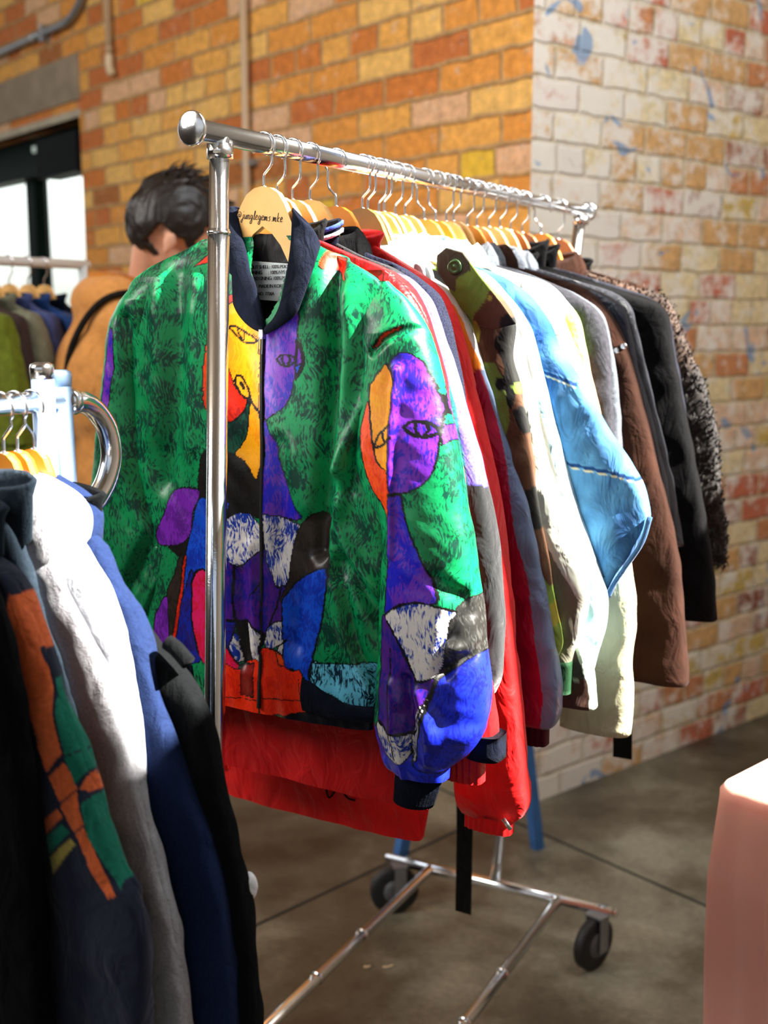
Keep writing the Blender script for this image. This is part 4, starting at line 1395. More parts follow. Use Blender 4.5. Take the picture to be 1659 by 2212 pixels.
for t in np.linspace(0, 1, 7)[1:-1]:
    q0, q1_ = oL[7], oR[0]
    i0_, i1_ = iL[7], iR[0]
    bk_ = .030 * math.sin(math.pi * t)
    sections.append((q0 * (1 - t) + q1_ * t - np.array([0, .008 * math.sin(math.pi * t)]), -bk_ - .004, i0_ * (1 - t) + i1_ * t - np.array([0, .010 * math.sin(math.pi * t)]), -bk_))
for i in range(9): sections.append((oR[i], br8[i] + .003, iR[i], br8[i]))
S3 = [(np.array([o_[0], bo, o_[1]]), np.array([i_[0], bi, i_[1]])) for o_, bo, i_, bi in sections]
So = smoothline(np.array([s[0] for s in S3]), 5); Si = smoothline(np.array([s[1] for s in S3]), 5)
K = 9
V = []
for k in range(K):
    t = k / (K - 1)
    q = So * (1 - t) + Si * t
    q[:, 1] += .0045 * math.sin(math.pi * t)
    V.append(f1.W(q[:, 0], q[:, 1], q[:, 2]))
for k in range(K):
    t = 1 - k / (K - 1)
    q = So * (1 - t) + Si * t
    q[:, 1] -= .003
    V.append(f1.W(q[:, 0], q[:, 1], q[:, 2]))
ns = len(So)
V = np.vstack(V)
F = []
for r in range(2 * K):
    r2 = (r + 1) % (2 * K)
    for i in range(ns - 1):
        F.append((r * ns + i, r * ns + i + 1, r2 * ns + i + 1, r2 * ns + i))
make('collar', V, F, KNIT_NAVY, art)

# rib waistband between the red tabs and the side seams
zc = np.linspace(hz1 - .012, hz1 + .032, 12)


def ribw(A, B, Z, sg):
    return A, B + .0011 * np.sin(A * 620) * sg, Z


def hem_shift(a):
    return a


pR = f1.azl([(650, 1470), (672, 1478), (700, 1502), (740, 1527), (790, 1540), (845, 1544), (845, 1566), (790, 1566), (740, 1558), (690, 1548), (650, 1538)], .05)
wa = np.linspace(pR[:, 0].min(), pR[:, 0].max(), 60)
topz = zin_ = np.interp(wa, *f1.azl([(650, 1466), (672, 1478), (700, 1502), (740, 1527), (790, 1540), (850, 1544)], .05).T)
botz = np.interp(wa, *f1.azl([(650, 1536), (690, 1549), (740, 1559), (790, 1567), (850, 1567)], .05).T)
V = []
for k in range(10):
    t = k / 9
    zz_ = topz * (1 - t) + botz * t
    V.append(f1.W(wa, .047 + .0045 * math.sin(math.pi * t) - .014 * np.clip((wa - .12) / .08, 0, 1) ** 2, zz_))
for k in range(10):
    t = 1 - k / 9
    zz_ = topz * (1 - t) + botz * t
    V.append(f1.W(wa, .036 - .014 * np.clip((wa - .12) / .08, 0, 1) ** 2, zz_))
V = np.vstack(V); nsw = 60
F = [(r * nsw + i, r * nsw + i + 1, ((r + 1) % 20) * nsw + i + 1, ((r + 1) % 20) * nsw + i) for r in range(20) for i in range(nsw - 1)]
make('waistband', V, F, KNIT_NAVY, art)
zc = np.linspace(hz1 - .004, hz1 + .050, 10)
aWL = f1.az(352, 1500)[0]; aWR = f1.az(484, 1500)[0]
V, F, *_r, n = loft(f1, zc, aWL, aWR, .043, .006, 120, 30, ribw)
V, F = capped(V, F, n)
make('waistband', V, F, KNIT_NAVY, art)

# zip and puller
zp = f1.azl([(571, 716), (570, 760), (569, 820), (569, 900), (570, 980), (568, 1100), (569, 1250), (567, 1400), (562, 1528)], .045)
bz = [.050] * 9
V, F = strip(f1, smoothline(zp, 8), .0042, .0505, .006)
zipo = make('zip', V, F, simple('zip_tape', (.006, .006, .008), .6), art)
pa = f1.az(573, 722, .05); pb_ = f1.az(571.5, 764, .05)
zmat = simple('zip_metal', (.62, .62, .62), .3, 1.0)
V, F = strip(f1, np.array([(pa[0], pa[1] + .006), (pa[0], pa[1] - .006)]), .0062, .0600, .006)
make('zip_slider', V, F, zmat, zipo, smooth=False)
lp = [(pa[0] - .0026, pa[1] - .004), (pa[0] + .0026, pa[1] - .004), (pb_[0] + .0032, pb_[1]), (pb_[0] - .0032, pb_[1])]
V, F = tube([f1.W(x, .0600, z) for x, z in lp], .0007, 6, cap=False, closed=True)
make('zip_puller', V, F, zmat, zipo)

# sleeves
SL = [(604, 800, 834), (622, 782, 852), (645, 775, 878), (700, 786, 915), (760, 792, 937), (800, 793, 948), (880, 784, 966), (950, 778, 982), (1000, 780, 992), (1060, 800, 1001), (1110, 828, 1008), (1160, 838, 1018),
      (1250, 833, 1029), (1330, 830, 1041), (1400, 827, 1047), (1480, 823, 1057), (1540, 820, 1054), (1590, 822, 1038), (1620, 829, 1020), (1645, 842, 992), (1660, 856, 966)]
bS = .018
sOut = np.array([f1.az(r, y, bS) for y, l, r in SL]); sIn = np.array([f1.az(l, y, bS) for y, l, r in SL])
zs = np.linspace(sIn[0, 1] - .002, min(sOut[-1, 1], sIn[-1, 1]), 440)
aO = zin(zs, smoothline(sOut, 5)); aI = zin(zs, smoothline(sIn, 5))
t = (zs[0] - zs) / (zs[0] - zs[-1])
dd = .042 * np.interp(t, [0, .1, .3, .9, 1], [.12, .8, 1, 1.05, .62])
creS = creases(f1, BF + .01, [([(855, 800), (850, 900), (847, 1000), (846, 1100), (842, 1200)], .006, .006), ([(880, 1470), (890, 1540), (884, 1630)], .008, -.012), ([(905, 1500), (930, 1580), (925, 1650)], .012, .010),
                              ([(960, 1450), (1000, 1420), (1035, 1390)], .009, -.010), ([(970, 1400), (1000, 1405), (1030, 1380)], .008, .009), ([(940, 1250), (985, 1300), (1000, 1330)], .010, -.008),
                              ([(800, 760), (830, 730), (870, 712), (910, 722)], .006, -.008), ([(846, 1590), (850, 1540), (842, 1480)], .010, .006), ([(985, 1290), (965, 1380), (955, 1450)], .010, -.008)])


def foldS(A, B, Z, sg):
    low = np.clip((f1.az(900, 1380)[1] - Z) / .08, 0, 1)
    o = .0030 * vnoise(A * 26, Z * 9, 9.4) + .0012 * vnoise(A * 60 + Z * 30, Z * 60, 2.9) + low * .0035 * vnoise(A * 50, Z * 50, 7.0)
    ga = np.clip((f1.az(900, 1600)[1] - Z) / .03, 0, 1)
    o = o + ga * .004 * vnoise(A * 110, Z * 10, 5.6) + creS(A, Z) * (sg > 0)
    return A, B + o * sg, Z


V, F, A, B, Z, n = loft(f1, zs, aI, aO, dd, bS, 150, 40, foldS, p=.5)
col = painted(f1, BF + .010, SLV_REG, SLV_LINES)(A, Z)
V, F = capped(V, F, n, False, True)
col = {k: np.vstack([v, np.array([srgb(C_RB[0])])]) for k, v in col.items()}
make('sleeve', V, F, ART, art, colors=col)
# cuff (tilted)
c0l, c0r, c1l, c1r = [np.array(f1.az(x, y, bS)) for x, y in ((858, 1650), (962, 1662), (854, 1722), (934, 1744))]
V = []
NC = 70
for i in range(12):
    t = i / 11
    l = c0l * (1 - t) + c1l * t; r = c0r * (1 - t) + c1r * t
    for k in range(NC):
        th = 2 * math.pi * k / NC
        u_ = (1 + math.cos(th)) / 2
        p = l * (1 - u_) + r * u_
        V.append(f1.W(p[0], bS + .022 * math.sin(th) + .0010 * math.cos(th * 34), p[1]))
V = np.array(V)
F = [(i * NC + k, i * NC + (k + 1) % NC, (i + 1) * NC + (k + 1) % NC, (i + 1) * NC + k) for i in range(11) for k in range(NC)]
F.append(tuple(range(11 * NC, 12 * NC)))
make('cuff', V, F, KNIT_NAVY, art)

LSL = [(550, 396, 420), (572, 358, 412), (605, 312, 395), (640, 279, 378), (700, 250, 350), (760, 243, 335), (830, 236, 322), (900, 229, 325), (980, 219, 330), (1060, 207, 345), (1120, 203, 362), (1180, 210, 385),
       (1250, 232, 375), (1310, 262, 352), (1370, 290, 345), (1420, 310, 350)]
bS2 = .010
sOut = np.array([f1.az(l, y, bS2) for y, l, r in LSL]); sIn = np.array([f1.az(r, y, bS2) for y, l, r in LSL])
zs = np.linspace(sIn[0, 1] - .002, max(sOut[-1, 1], sIn[-1, 1]), 360)
aO = zin(zs, smoothline(sOut, 5)); aI = zin(zs, smoothline(sIn, 5))
t = (zs[0] - zs) / (zs[0] - zs[-1])
dd = .045 * np.interp(t, [0, .1, .3, .9, 1], [.12, .8, 1, 1, .7])
creL = creases(f1, BF, [([(268, 690), (292, 860), (318, 980), (372, 1080)], .010, -.014), ([(330, 1180), (300, 1100), (262, 1010)], .014, .010), ([(345, 1130), (300, 1220), (270, 1290)], .012, -.014), ([(385, 1190), (340, 1250), (310, 1320)], .010, .012)])


def foldL(A, B, Z, sg):
    o = .0040 * vnoise(A * 26, Z * 10, 19.4) + .0014 * vnoise(A * 60 + Z * 30, Z * 50, 12.9)
    return A, B + (o + creL(A, Z) * (sg > 0)) * sg, Z


V, F, A, B, Z, n = loft(f1, zs, aO, aI, dd, bS2, 130, 30, foldL, p=.7)
col = painted(f1, BF, LSL_REG, [])(A, Z)
V, F = capped(V, F, n, False, True)
col = {k: np.vstack([v, np.array([srgb(C_G[0])])]) for k, v in col.items()}
make('sleeve', V, F, ART, art, colors=col)
zc = np.linspace(zs[-1] + .004, zs[-1] - .055, 10)
V, F, *_r, n = loft(f1, zc, aO[-1] * .75 + aI[-1] * .25, aO[-1] * .2 + aI[-1] * .8, .022, bS2, 60, 30, ribw)
V, F = capped(V, F, n, False, True)
make('cuff', V, F, KNIT_NAVY, art)

# its hanger with the handwriting
HZT = 1.664
h1 = hanger(f1, 1.72, TR, HZT, WOOD, 'pale wooden hanger with a black handwritten tag, foremost on the chrome rack', 1)
STROKES = {  # x right, y up, letter units
    '@': [[(.62, .35), (.45, .2), (.3, .35), (.42, .6), (.62, .55), (.62, .2), (.8, .25), (.88, .6), (.65, .92), (.25, .85), (.05, .45), (.2, .02), (.6, -.08)]],
    'j': [[(.3, .5), (.28, 0), (.15, -.45), (-.05, -.3), (.1, -.1), (.45, .1)], [(.3, .78), (.33, .82)]],
    'u': [[(.1, .5), (.12, .1), (.3, 0), (.5, .45), (.48, .05), (.62, .05)]],
    'n': [[(.1, .5), (.1, 0), (.22, .42), (.42, .45), (.46, 0), (.6, .08)]],
    'g': [[(.5, .45), (.2, .48), (.1, .15), (.35, .05), (.5, .45), (.45, -.4), (.15, -.45), (.2, -.2), (.6, .1)]],
    'l': [[(.15, .1), (.4, .8), (.28, 1.0), (.2, .6), (.25, 0), (.45, .1)]],
    'e': [[(.1, .25), (.45, .35), (.35, .55), (.12, .35), (.2, .02), (.55, .1)]],
    'm': [[(.05, .5), (.07, 0), (.2, .42), (.32, .4), (.32, .05), (.45, .42), (.6, .4), (.6, 0), (.72, .08)]],
    's': [[(.45, .5), (.15, .4), (.4, .2), (.3, 0), (.08, .05)]],
    '.': [[(.15, 0), (.22, .03)]],
    'k': [[(.15, 1.0), (.15, 0)], [(.5, .5), (.15, .2), (.5, 0)]],
}
x = 0
wparts = []
p0 = np.array(f1.az(510.5, 471, .006)); p1 = np.array(f1.az(610, 480, .006))
txtw = '@junglegems.mke'
adv = {'@': 1.05, 'm': .82, '.': .35, 'l': .45, 'j': .5}
tot = sum(adv.get(c, .62) for c in txtw)
dirw = (p1 - p0) / tot
sc_ = np.linalg.norm(dirw)
perp = np.array([-dirw[1], dirw[0]])
for c in txtw:
    for st in STROKES[c]:
        P = np.array(st, float)
        Q = p0 + np.outer(x + P[:, 0] + P[:, 1] * .12, dirw) + np.outer(P[:, 1] * (1.45 if c != '@' else 1.15), perp)
        Q = smoothline(Q, 4)
        wparts.append(tube(f1.W(Q[:, 0], .0058, Q[:, 1]), .00042, 6))
    x += adv.get(c, .62)
V, F = join(wparts)
make('handwriting', V, F, INK, h1, label='handwriting in black marker')

# ================================================================== THE OTHER GARMENTS ON THE RACK
ZT = 1.655


def hw_hang(fr, mat, what, flip=1, nm='wooden_hanger', ztop=None):
    return hanger(fr, 1.72, TR, ztop or ZT + random.uniform(-.003, .003), mat, what, flip, name=nm, scale=.97)


F_RED = fabric('red_nylon', (.76, .03, .05), .5, .12, 20, .25, 60, .1, .4)
F_REDC = fabric('scarlet_shell', (.84, .04, .045), .6, .10, 20, .2, 60, .1, .35)
F_BLK = fabric('black_wool', (.035, .035, .04), .95, .3, 200, .5, 600, .25, .2)
F_FLEECE = fabric('charcoal_fleece', (.20, .21, .22), .95, .4, 300, .7, 700, .4, .2)
F_NAVYSP = fabric('navy_flecked_wool', (.13, .14, .20), .95, .5, 500, .6, 900, .3, .2)
F_WHITE = fabric('white_cotton', (.80, .82, .80), .9, .04, 30, .2, 300, .05)
F_CREAM = fabric('cream_twill', (.72, .70, .58), .9, .06, 30, .25, 300, .05)
F_SAGE = fabric('sage_cotton', (.66, .70, .64), .9, .06, 30, .25, 300, .05)
F_GREY = fabric('grey_flannel', (.31, .33, .36), .95, .2, 200, .4, 600, .2)
F_CHAR = fabric('charcoal_twill', (.20, .20, .22), .9, .2, 150, .4, 600, .15)
F_BROWN = fabric('brown_suede', (.18, .105, .075), .95, .18, 14, .3, 300, .35, .2)
F_INK = fabric('ink_blue_twill', (.07, .085, .14), .42, .15, 100, .3, 500, .15)
P_PLAIN = paint_mat('dyed_cloth', .8, .12, .10, 30)
P_SHINY = paint_mat('dyed_nylon', .42, .05, .12, 30)
P_FLEECE = paint_mat('flecked_fleece', .95, .4, .45, 380)
P_DENIM = paint_mat('washed_denim', .9, .1, .28, 26)
P_CAMO = paint_mat('camouflage_cotton', .9, .05, .08, 60)


def mixc(base, n):
    return np.repeat(np.array(srgb(base))[None], n, 0)


def zone(fr, polys, base, b=.010, line=None, lw=.001):
    PP = [(fr.azl(p, b), c) for p, c in polys]
    LL = [(fr.azl(p, b), c, w_) for p, c, w_ in (line or [])]

    def f(A, Z, sd):
        c = mixc(base, len(A))
        A2 = np.abs(A)
        for P, cc in PP:
            c[inpoly(A2, Z, P)] = srgb(cc)
        for P, cc, w_ in LL:
            c[near(A2, Z, P, w_)] = srgb(cc)
        return c
    return f


def puller(root, fr, pts_px, b=.03, col=(.8, .8, .8), nm='snap'):
    m = bpy.data.materials.get('snap_metal') or simple('snap_metal', (.75, .76, .74), .25, 1.0)
    for x, y in pts_px:
        a, z = fr.az(x, y, b)
        V, F = lathe(fr.W(a, b - .003, z), fr.n, [(0, .0055), (.002, .0058), (.0035, .004), (.004, .002)], 16)
        make(nm, V, F, m, root)


# 2 red shell jacket with black rib cuff
fr = Frame(B0, 599, 1.66)
hw_hang(fr, WOOD, 'pale wooden hanger carrying the red jacket with a black sleeve band')


def ex(root, fr, C, hz, zn):
    a, z = fr.az(1040, 1612, .03)
    V, F = None, None
    zc = np.linspace(fr.az(1040, 1590, .02)[1], fr.az(1040, 1643, .02)[1], 5)
    aR = fr.az(1074, 1600, .02)[0]; aL = fr.az(1003, 1600, .02)[0]
    V, F, *_r, n = loft(fr, zc, aL, aR + .001, .0235, .004, 50, 14)
    V, F = capped(V, F, n)
    make('sleeve_band', V, F, KNIT_NAVY, root, label='black band round the red sleeve')


garment('jacket', fr, 'bright red jacket with black bands on its sleeves, just behind the painted bomber', 'jacket',
        [(765, 548), (850, 590), (908, 652), (944, 742), (970, 850), (987, 950), (1004, 1060), (1022, 1180), (1038, 1300), (1052, 1400), (1068, 1500), (1075, 1580), (1074, 1695)],
        hem_px=(600, 1668), mat=F_RED, hw=(.050, .050), d=.013, ds=.026, bh=.235, collar=('stand', fabric('black_collar', (.06, .06, .07), .8), .045), cuff=F_RED, cuff_h=.035,
        seed=2, amp=.006, extra=ex, foldf=drape(2, .011))

# 3 purple satin and charcoal fleece jacket
fr = Frame(B0, 632, 1.66)
hw_hang(fr, WOOD, 'pale wooden hanger carrying the purple and charcoal fleece jacket')
pf = zone(fr, [([(700, 400), (1100, 400), (1100, 930), (1050, 1050), (1018, 1040), (1000, 940), (985, 870), (964, 806), (940, 780), (700, 700)], (.36, .34, .80)),
               ([(700, 400), (900, 400), (885, 590), (840, 600), (700, 560)], (.08, .08, .10))], (.075, .08, .09),
          line=[([(964, 806), (985, 870), (1002, 940), (1020, 1040)], (.10, .42, .44), .0022)])


def ex(root, fr, C, hz, zn):
    # two white stripes on the knitted collar
    for k, cc in ((.018, (.75, .78, .82)), (.028, (.25, .35, .75))):
        rows_ = []
        a_ = np.linspace(0, 2 * math.pi, 41)[:-1]
        for dz, dr in ((k, .0062), (k + .006, .0066), (k + .006, .0052), (k, .0048)):
            rows_.append(fr.W((.070 + dr + .004) * np.cos(a_), (.018 + dr + .004) * np.sin(a_), zn - .006 + dz - .018 * (np.sin(a_) > 0) * np.sin(a_)))
        V = np.vstack(rows_)
        F = [(r * 40 + i, r * 40 + (i + 1) % 40, ((r + 1) % 4) * 40 + (i + 1) % 40, ((r + 1) % 4) * 40 + i) for r in range(4) for i in range(40)]
        make('collar_stripe', V, F, fabric('stripe_knit', cc), root)


garment('jacket', fr, 'charcoal fleece jacket with violet shoulders and striped rib collar, behind the red jacket', 'jacket',
        [(775, 545), (860, 585), (920, 635), (962, 740), (989, 830), (1016, 920), (1040, 1000), (1064, 1100), (1080, 1230), (1088, 1370), (1084, 1450), (1066, 1500)],
        hem_px=(640, 1500), mat=P_FLEECE, paint=pf, hw=(.052, .050), d=.02, ds=.026, bh=.235, collar=('stand', KNIT_NAVY, .05), seed=3, amp=.005, extra=ex, nf=80, rows=160)

# 4 navy flecked jacket
fr = Frame(B0, 670, 1.66)
hw_hang(fr, WOOD, 'pale wooden hanger carrying the navy flecked wool jacket')
garment('jacket', fr, 'navy flecked wool jacket wedged between the violet fleece and the tall red jacket', 'jacket',
        [(800, 545), (872, 578), (938, 628), (962, 680), (980, 745), (995, 820), (1004, 900), (1010, 1050), (1012, 1300)],
        hem_px=(700, 1450), mat=F_NAVYSP, hw=(.05, .045), d=.018, ds=.022, bh=.23, collar=('shirt', F_BLK, .045), seed=4)

# 5 long red jacket
fr = Frame(B0, 726, 1.66)
hw_hang(fr, WOOD_O, 'amber wooden hanger carrying the long red jacket, its hook turned backward', -1)


def ex(root, fr, C, hz, zn):
    # elastic draw cord hanging from the hem
    q = fr.azl([(716, 1655), (706, 1690), (712, 1722), (728, 1700), (722, 1668), (738, 1700), (752, 1722), (768, 1728)], .024)
    V, F = tube(fr.W(*[smoothline(q, 6)[:, 0], .026, smoothline(q, 6)[:, 1]]), .0016, 8)
    make('draw_cord', V, F, fabric('black_cord', (.05, .05, .05)), root, label='black elastic draw cord')
    zc = np.linspace(hz - .002, hz + .075, 12)
    V, F, *_r, n = loft(fr, zc, -.24, .148, .0225, 0, 60, 16, drape(55, .006))
    make('hem_band', V, F, F_REDC, root)
    puller(root, fr, [(1068, 1505), (1071, 1520), (1072, 1538)], .026)
    V, F = strip(fr, fr.azl([(1088, 1768), (1104, 1792)], .03), .006, .032, .002)
    make('zip_tag', V, F, bpy.data.materials['snap_metal'], root)


garment('jacket', fr, 'long red hooded rain jacket whose hem and cuff hang lowest on the rack', 'jacket',
        [(880, 575), (945, 622), (977, 670), (1000, 730), (1021, 820), (1041, 910), (1061, 1010), (1081, 1130), (1100, 1270), (1113, 1400), (1126, 1540), (1139, 1680), (1144, 1745), (1132, 1805)],
        hem_px=(900, 1806), mat=F_REDC, hw=(.055, .058), d=.021, ds=.028, bh=.225, bhl=.24, bh_bot=.150, collar=('stand', F_REDC, .04), cuff=F_REDC, cuff_h=.02, seed=5, amp=.008,
        extra=ex, foldf=drape(5, .013), hwz=([0, .12, .6, 1], [.045, .052, .052, .058]))

# 6 windbreaker white / orange / maroon / slate
fr = Frame(B0, 783, 1.66)
hw_hang(fr, WOOD_K, 'olive wooden hanger with a dark rim carrying the colour-block windbreaker')
pw = zone(fr, [([(700, 350), (1100, 350), (1100, 770), (1047, 792), (1035, 810), (1010, 806), (985, 700), (700, 600)], (.93, .93, .92)),
               ([(960, 640), (990, 660), (1012, 700), (1034, 760), (1046, 792), (1020, 815), (985, 790)], (1.0, .55, .08)),
               ([(900, 800), (1044, 800), (1062, 850), (1088, 940), (1104, 1010), (1124, 1150), (1152, 1260), (1168, 1400), (1182, 1500), (1172, 1600), (1160, 1640), (900, 1640)], (.62, .02, .20)),
               ], (.42, .48, .60))
garment('windbreaker', fr, 'colour-block windbreaker, white and orange shoulder above a maroon and slate sleeve', 'jacket',
        [(940, 600), (985, 632), (1010, 670), (1034, 725), (1052, 790), (1080, 880), (1110, 970), (1140, 1065), (1165, 1180), (1185, 1290), (1203, 1400), (1214, 1490), (1210, 1590), (1205, 1612)],
        hem_px=(900, 1560), mat=P_SHINY, paint=pw, hw=(.055, .050), d=.02, ds=.027, bh=.235, collar=('stand', F_WHITE, .035), cuff=fabric('maroon_elastic', (.25, .03, .09), .7), cuff_h=.028, seed=6,
        nf=80, rows=150, foldf=drape(6, .006))
# crumpled pale hood lying over its neck
frh = Frame(B0, 788, 1.66)
zc = np.linspace(1.515, 1.600, 24)


def crump(A, B, Z, sg):
    return A + .006 * vnoise(A * 40, Z * 60, 3.1), B + .010 * vnoise(A * 45 + 3, Z * 55, B * 40), Z


tt = (zc - 1.515) / .085
V, F, *_r, n = loft(frh, zc, .018 + .03 * (1 - tt) - .012 * tt, .085 + .04 * np.sin((1 - tt) * math.pi * .8), .030 * np.sin(np.clip(tt, .05, .97) * math.pi) ** .6 + .004, .01, 40, 24, crump)
V, F = capped(V, F, n)
tag(make('scarf', V, F, fabric('pale_print_silk', (.78, .80, .82), .6, .25, 45, .3, 200)), 'crumpled white gauzy scarf tucked around a hanger neck before the camouflage jacket', 'scarf')

# 7 camouflage field jacket
fr = Frame(B0, 795, 1.66)
hw_hang(fr, WOOD, 'pale wooden hanger carrying the camouflage field jacket')


def camo(A, Z, sd):
    n1 = vnoise(A * 22 + 7, Z * 13, 1.3) + .4 * vnoise(A * 50, Z * 40, 4.3)
    n2 = vnoise(A * 20 + 17, Z * 15, 5.7) + .4 * vnoise(A * 46, Z * 44, 8.3)
    n3 = vnoise(A * 24 + 27, Z * 17, 9.1) + .3 * vnoise(A * 60, Z * 50, 2.2)
    c = mixc((.45, .55, .22), len(A))
    c[n1 > .18] = srgb(.36, .24, .16)
    c[n2 > .30] = srgb(.62, .58, .20)
    c[n3 > .28] = srgb(.10, .10, .09)
    return c


def ex(root, fr, C, hz, zn):
    # shoulder strap with button, chest flap
    P = fr.azl([(932, 470), (968, 545), (1000, 600), (1004, 612)], .034)
    q = fr.azl([(946, 552), (966, 535), (1000, 545), (1040, 600), (1082, 655), (1114, 700), (1068, 712), (1030, 702), (996, 664), (960, 606), (945, 585)], .030)
    V = list(fr.W(q[:, 0], .033, q[:, 1])) + list(fr.W(q[:, 0], .029, q[:, 1]))
    m_ = len(q)
    # centre fan so the lapel is gently domed
    c_ = q.mean(0)
    V += [fr.W(c_[0], .037, c_[1]), fr.W(c_[0], .029, c_[1])]
    V = np.array(V)
    F = [(i, (i + 1) % m_, 2 * m_) for i in range(m_)] + [((i + 1) % m_ + m_, i + m_, 2 * m_ + 1) for i in range(m_)] + [(i, i + m_, (i + 1) % m_ + m_, (i + 1) % m_) for i in range(m_)]
    # subdivide for colour
    bm = bmesh.new()
    vs = [bm.verts.new(v) for v in V]
    for f in F: bm.faces.new([vs[i] for i in f])
    bmesh.ops.triangulate(bm, faces=bm.faces[:])
    bmesh.ops.subdivide_edges(bm, edges=bm.edges[:], cuts=20, use_grid_fill=True)
    bm.verts.ensure_lookup_table()
    V = np.array([v.co[:] for v in bm.verts]); F = [[l.vert.index for l in f.loops] for f in bm.faces]
    bm.verts.index_update()
    F = [[v.index for v in f.verts] for f in bm.faces]
    bm.free()
    rel = V - fr.O
    A_, Z_ = rel @ fr.v, V[:, 2]
    ca = camo(A_, Z_, 0)
    pt_ = fr.azl([(940, 530), (1010, 540), (1018, 585), (990, 600), (985, 632), (968, 620), (946, 590)], .031)
    ca[inpoly(A_, Z_, pt_)] = srgb(.30, .28, .22)
    make('lapel', V, F, P_CAMO, root, colors={'ca': ca})
    a, z = fr.az(982, 577, .036)
    m = simple('brass_button', srgb(.30, .42, .26), .25, .6)
    V, F = lathe(fr.W(a, .034, z), fr.n, [(0, .0105), (.002, .0115), (.004, .0105), (.0045, .008), (.0035, .006), (.004, .003), (.0045, .001)], 24)
    make('button', V, F, m, root)


garment('field_jacket', fr, 'camouflage field jacket with a large metal button on its lapel', 'jacket',
        [(878, 455), (930, 500), (1000, 560), (1050, 612), (1088, 655), (1112, 700), (1108, 762), (1126, 850), (1146, 950), (1162, 1080), (1185, 1200), (1204, 1310), (1217, 1385), (1203, 1430)],
        hem_px=(950, 1440), mat=P_CAMO, paint=camo, hw=(.056, .048), d=.02, ds=.026, bh=.24, collar=('shirt', F_SAGE, .05), seed=7, nf=80, rows=160, extra=ex)

# 8 cream / olive jacket
fr = Frame(B0, 819, 1.66)
hw_hang(fr, WOOD, 'pale wooden hanger carrying the off-white cotton jacket')


def ex(root, fr, C, hz, zn):
    zc = np.linspace(fr.az(1225, 1502, .02)[1], fr.az(1225, 1432, .02)[1], 8)
    V, F, *_r, n = loft(fr, zc, fr.az(1196, 1450, .01)[0], fr.az(1234, 1450, .01)[0], .018, .006, 30, 14)
    V, F = capped(V, F, n)
    make('cuff_lining', V, F, fabric('bottle_green_lining', (.10, .22, .13), .7), root, label='bottle green cuff below the sleeve')


p8 = zone(fr, [([(1060, 1130), (1140, 1190), (1195, 1180), (1230, 1240), (1258, 1290), (1240, 1400), (1232, 1470), (1060, 1470)], (.44, .43, .36))], (.80, .82, .76))
garment('jacket', fr, 'off-white cotton jacket with an olive sleeve lining, right behind the camouflage jacket', 'jacket',
        [(905, 470), (1000, 560), (1060, 622), (1102, 680), (1132, 760), (1157, 870), (1181, 980), (1203, 1055), (1228, 1130), (1252, 1200), (1271, 1262), (1268, 1330), (1245, 1400), (1232, 1455)],
        hem_px=(1000, 1480), mat=P_PLAIN, paint=p8, hw=(.055, .044), d=.02, ds=.026, bh=.235, collar=('shirt', F_WHITE, .05), seed=8, nf=60, rows=130, foldf=drape(8, .007), extra=ex)

# 9 brown workwear jacket with pale edge
fr = Frame(B0, 830, 1.66)
hw_hang(fr, WOOD, 'pale wooden hanger carrying the dark olive work jacket')
p9 = zone(fr, [([(1000, 1470), (1290, 1462), (1300, 1560), (1000, 1560)], (.27, .17, .13))], (.24, .24, .20),
          line=[([(1226, 1290), (1250, 1380), (1272, 1440), (1284, 1480), (1288, 1530)], (.78, .90, .80), .007), ([(1200, 1470), (1285, 1462)], (.60, .62, .52), .0012)])
garment('work_jacket', fr, 'dark olive work jacket with a brown hem and bright pale sleeve edge', 'jacket',
        [(910, 470), (1010, 562), (1075, 630), (1118, 700), (1160, 850), (1195, 1000), (1222, 1150), (1245, 1290), (1265, 1380), (1284, 1450), (1290, 1528)],
        hem_px=(1100, 1545), mat=P_PLAIN, paint=p9, hw=(.055, .052), d=.018, ds=.024, bh=.235, collar=('shirt', F_SAGE, .045), seed=9, nf=60, rows=120)


def denim(fr, light, dark, seams=(), edge=None):
    SS = [fr.azl(s_, .010) for s_ in seams]

    def f(A, Z, sd):
        n_ = vnoise(A * 16, Z * 9, 2.3) * .8 + vnoise(A * 60, Z * 34, 7.1) * .5
        t = np.clip(.42 + .7 * n_, 0, 1)[:, None]
        c = np.array(srgb(light))[None] * t + np.array(srgb(dark))[None] * (1 - t)
        if sd >= 0:
            for S in SS:
                c[near(A, Z, S, .0042)] = np.array(srgb(light)) * .85
                c[near(A, Z, S, .0026)] = np.array(srgb(dark)) * .8
                c[near(A, Z, S + np.array([0, -.0045]), .0009)] = srgb(.75, .72, .58)
        return c
    return f


# 10 pale denim
fr = Frame(B0, 854, 1.66)
hw_hang(fr, WOOD, 'pale wooden hanger carrying the bleached denim shirt')
garment('denim_shirt', fr, 'bleached pale blue denim shirt in front of the mid-blue denim jacket', 'shirt',
        [(930, 480), (1040, 575), (1100, 640), (1150, 715), (1181, 830), (1216, 960), (1254, 1100), (1290, 1200), (1311, 1290), (1311, 1350), (1294, 1410), (1284, 1445)],
        hem_px=(1120, 1400), mat=P_DENIM, paint=denim(fr, (.82, .90, .92), (.50, .68, .76)), hw=(.055, .046), d=.02, ds=.026, bh=.235, collar=('shirt', F_WHITE, .045), seed=10, nf=60, rows=120, foldf=drape(10, .006))

# 11 mid blue denim jacket
fr = Frame(B0, 875, 1.66)
hw_hang(fr, WOOD, 'pale wooden hanger carrying the mid-blue denim jacket')


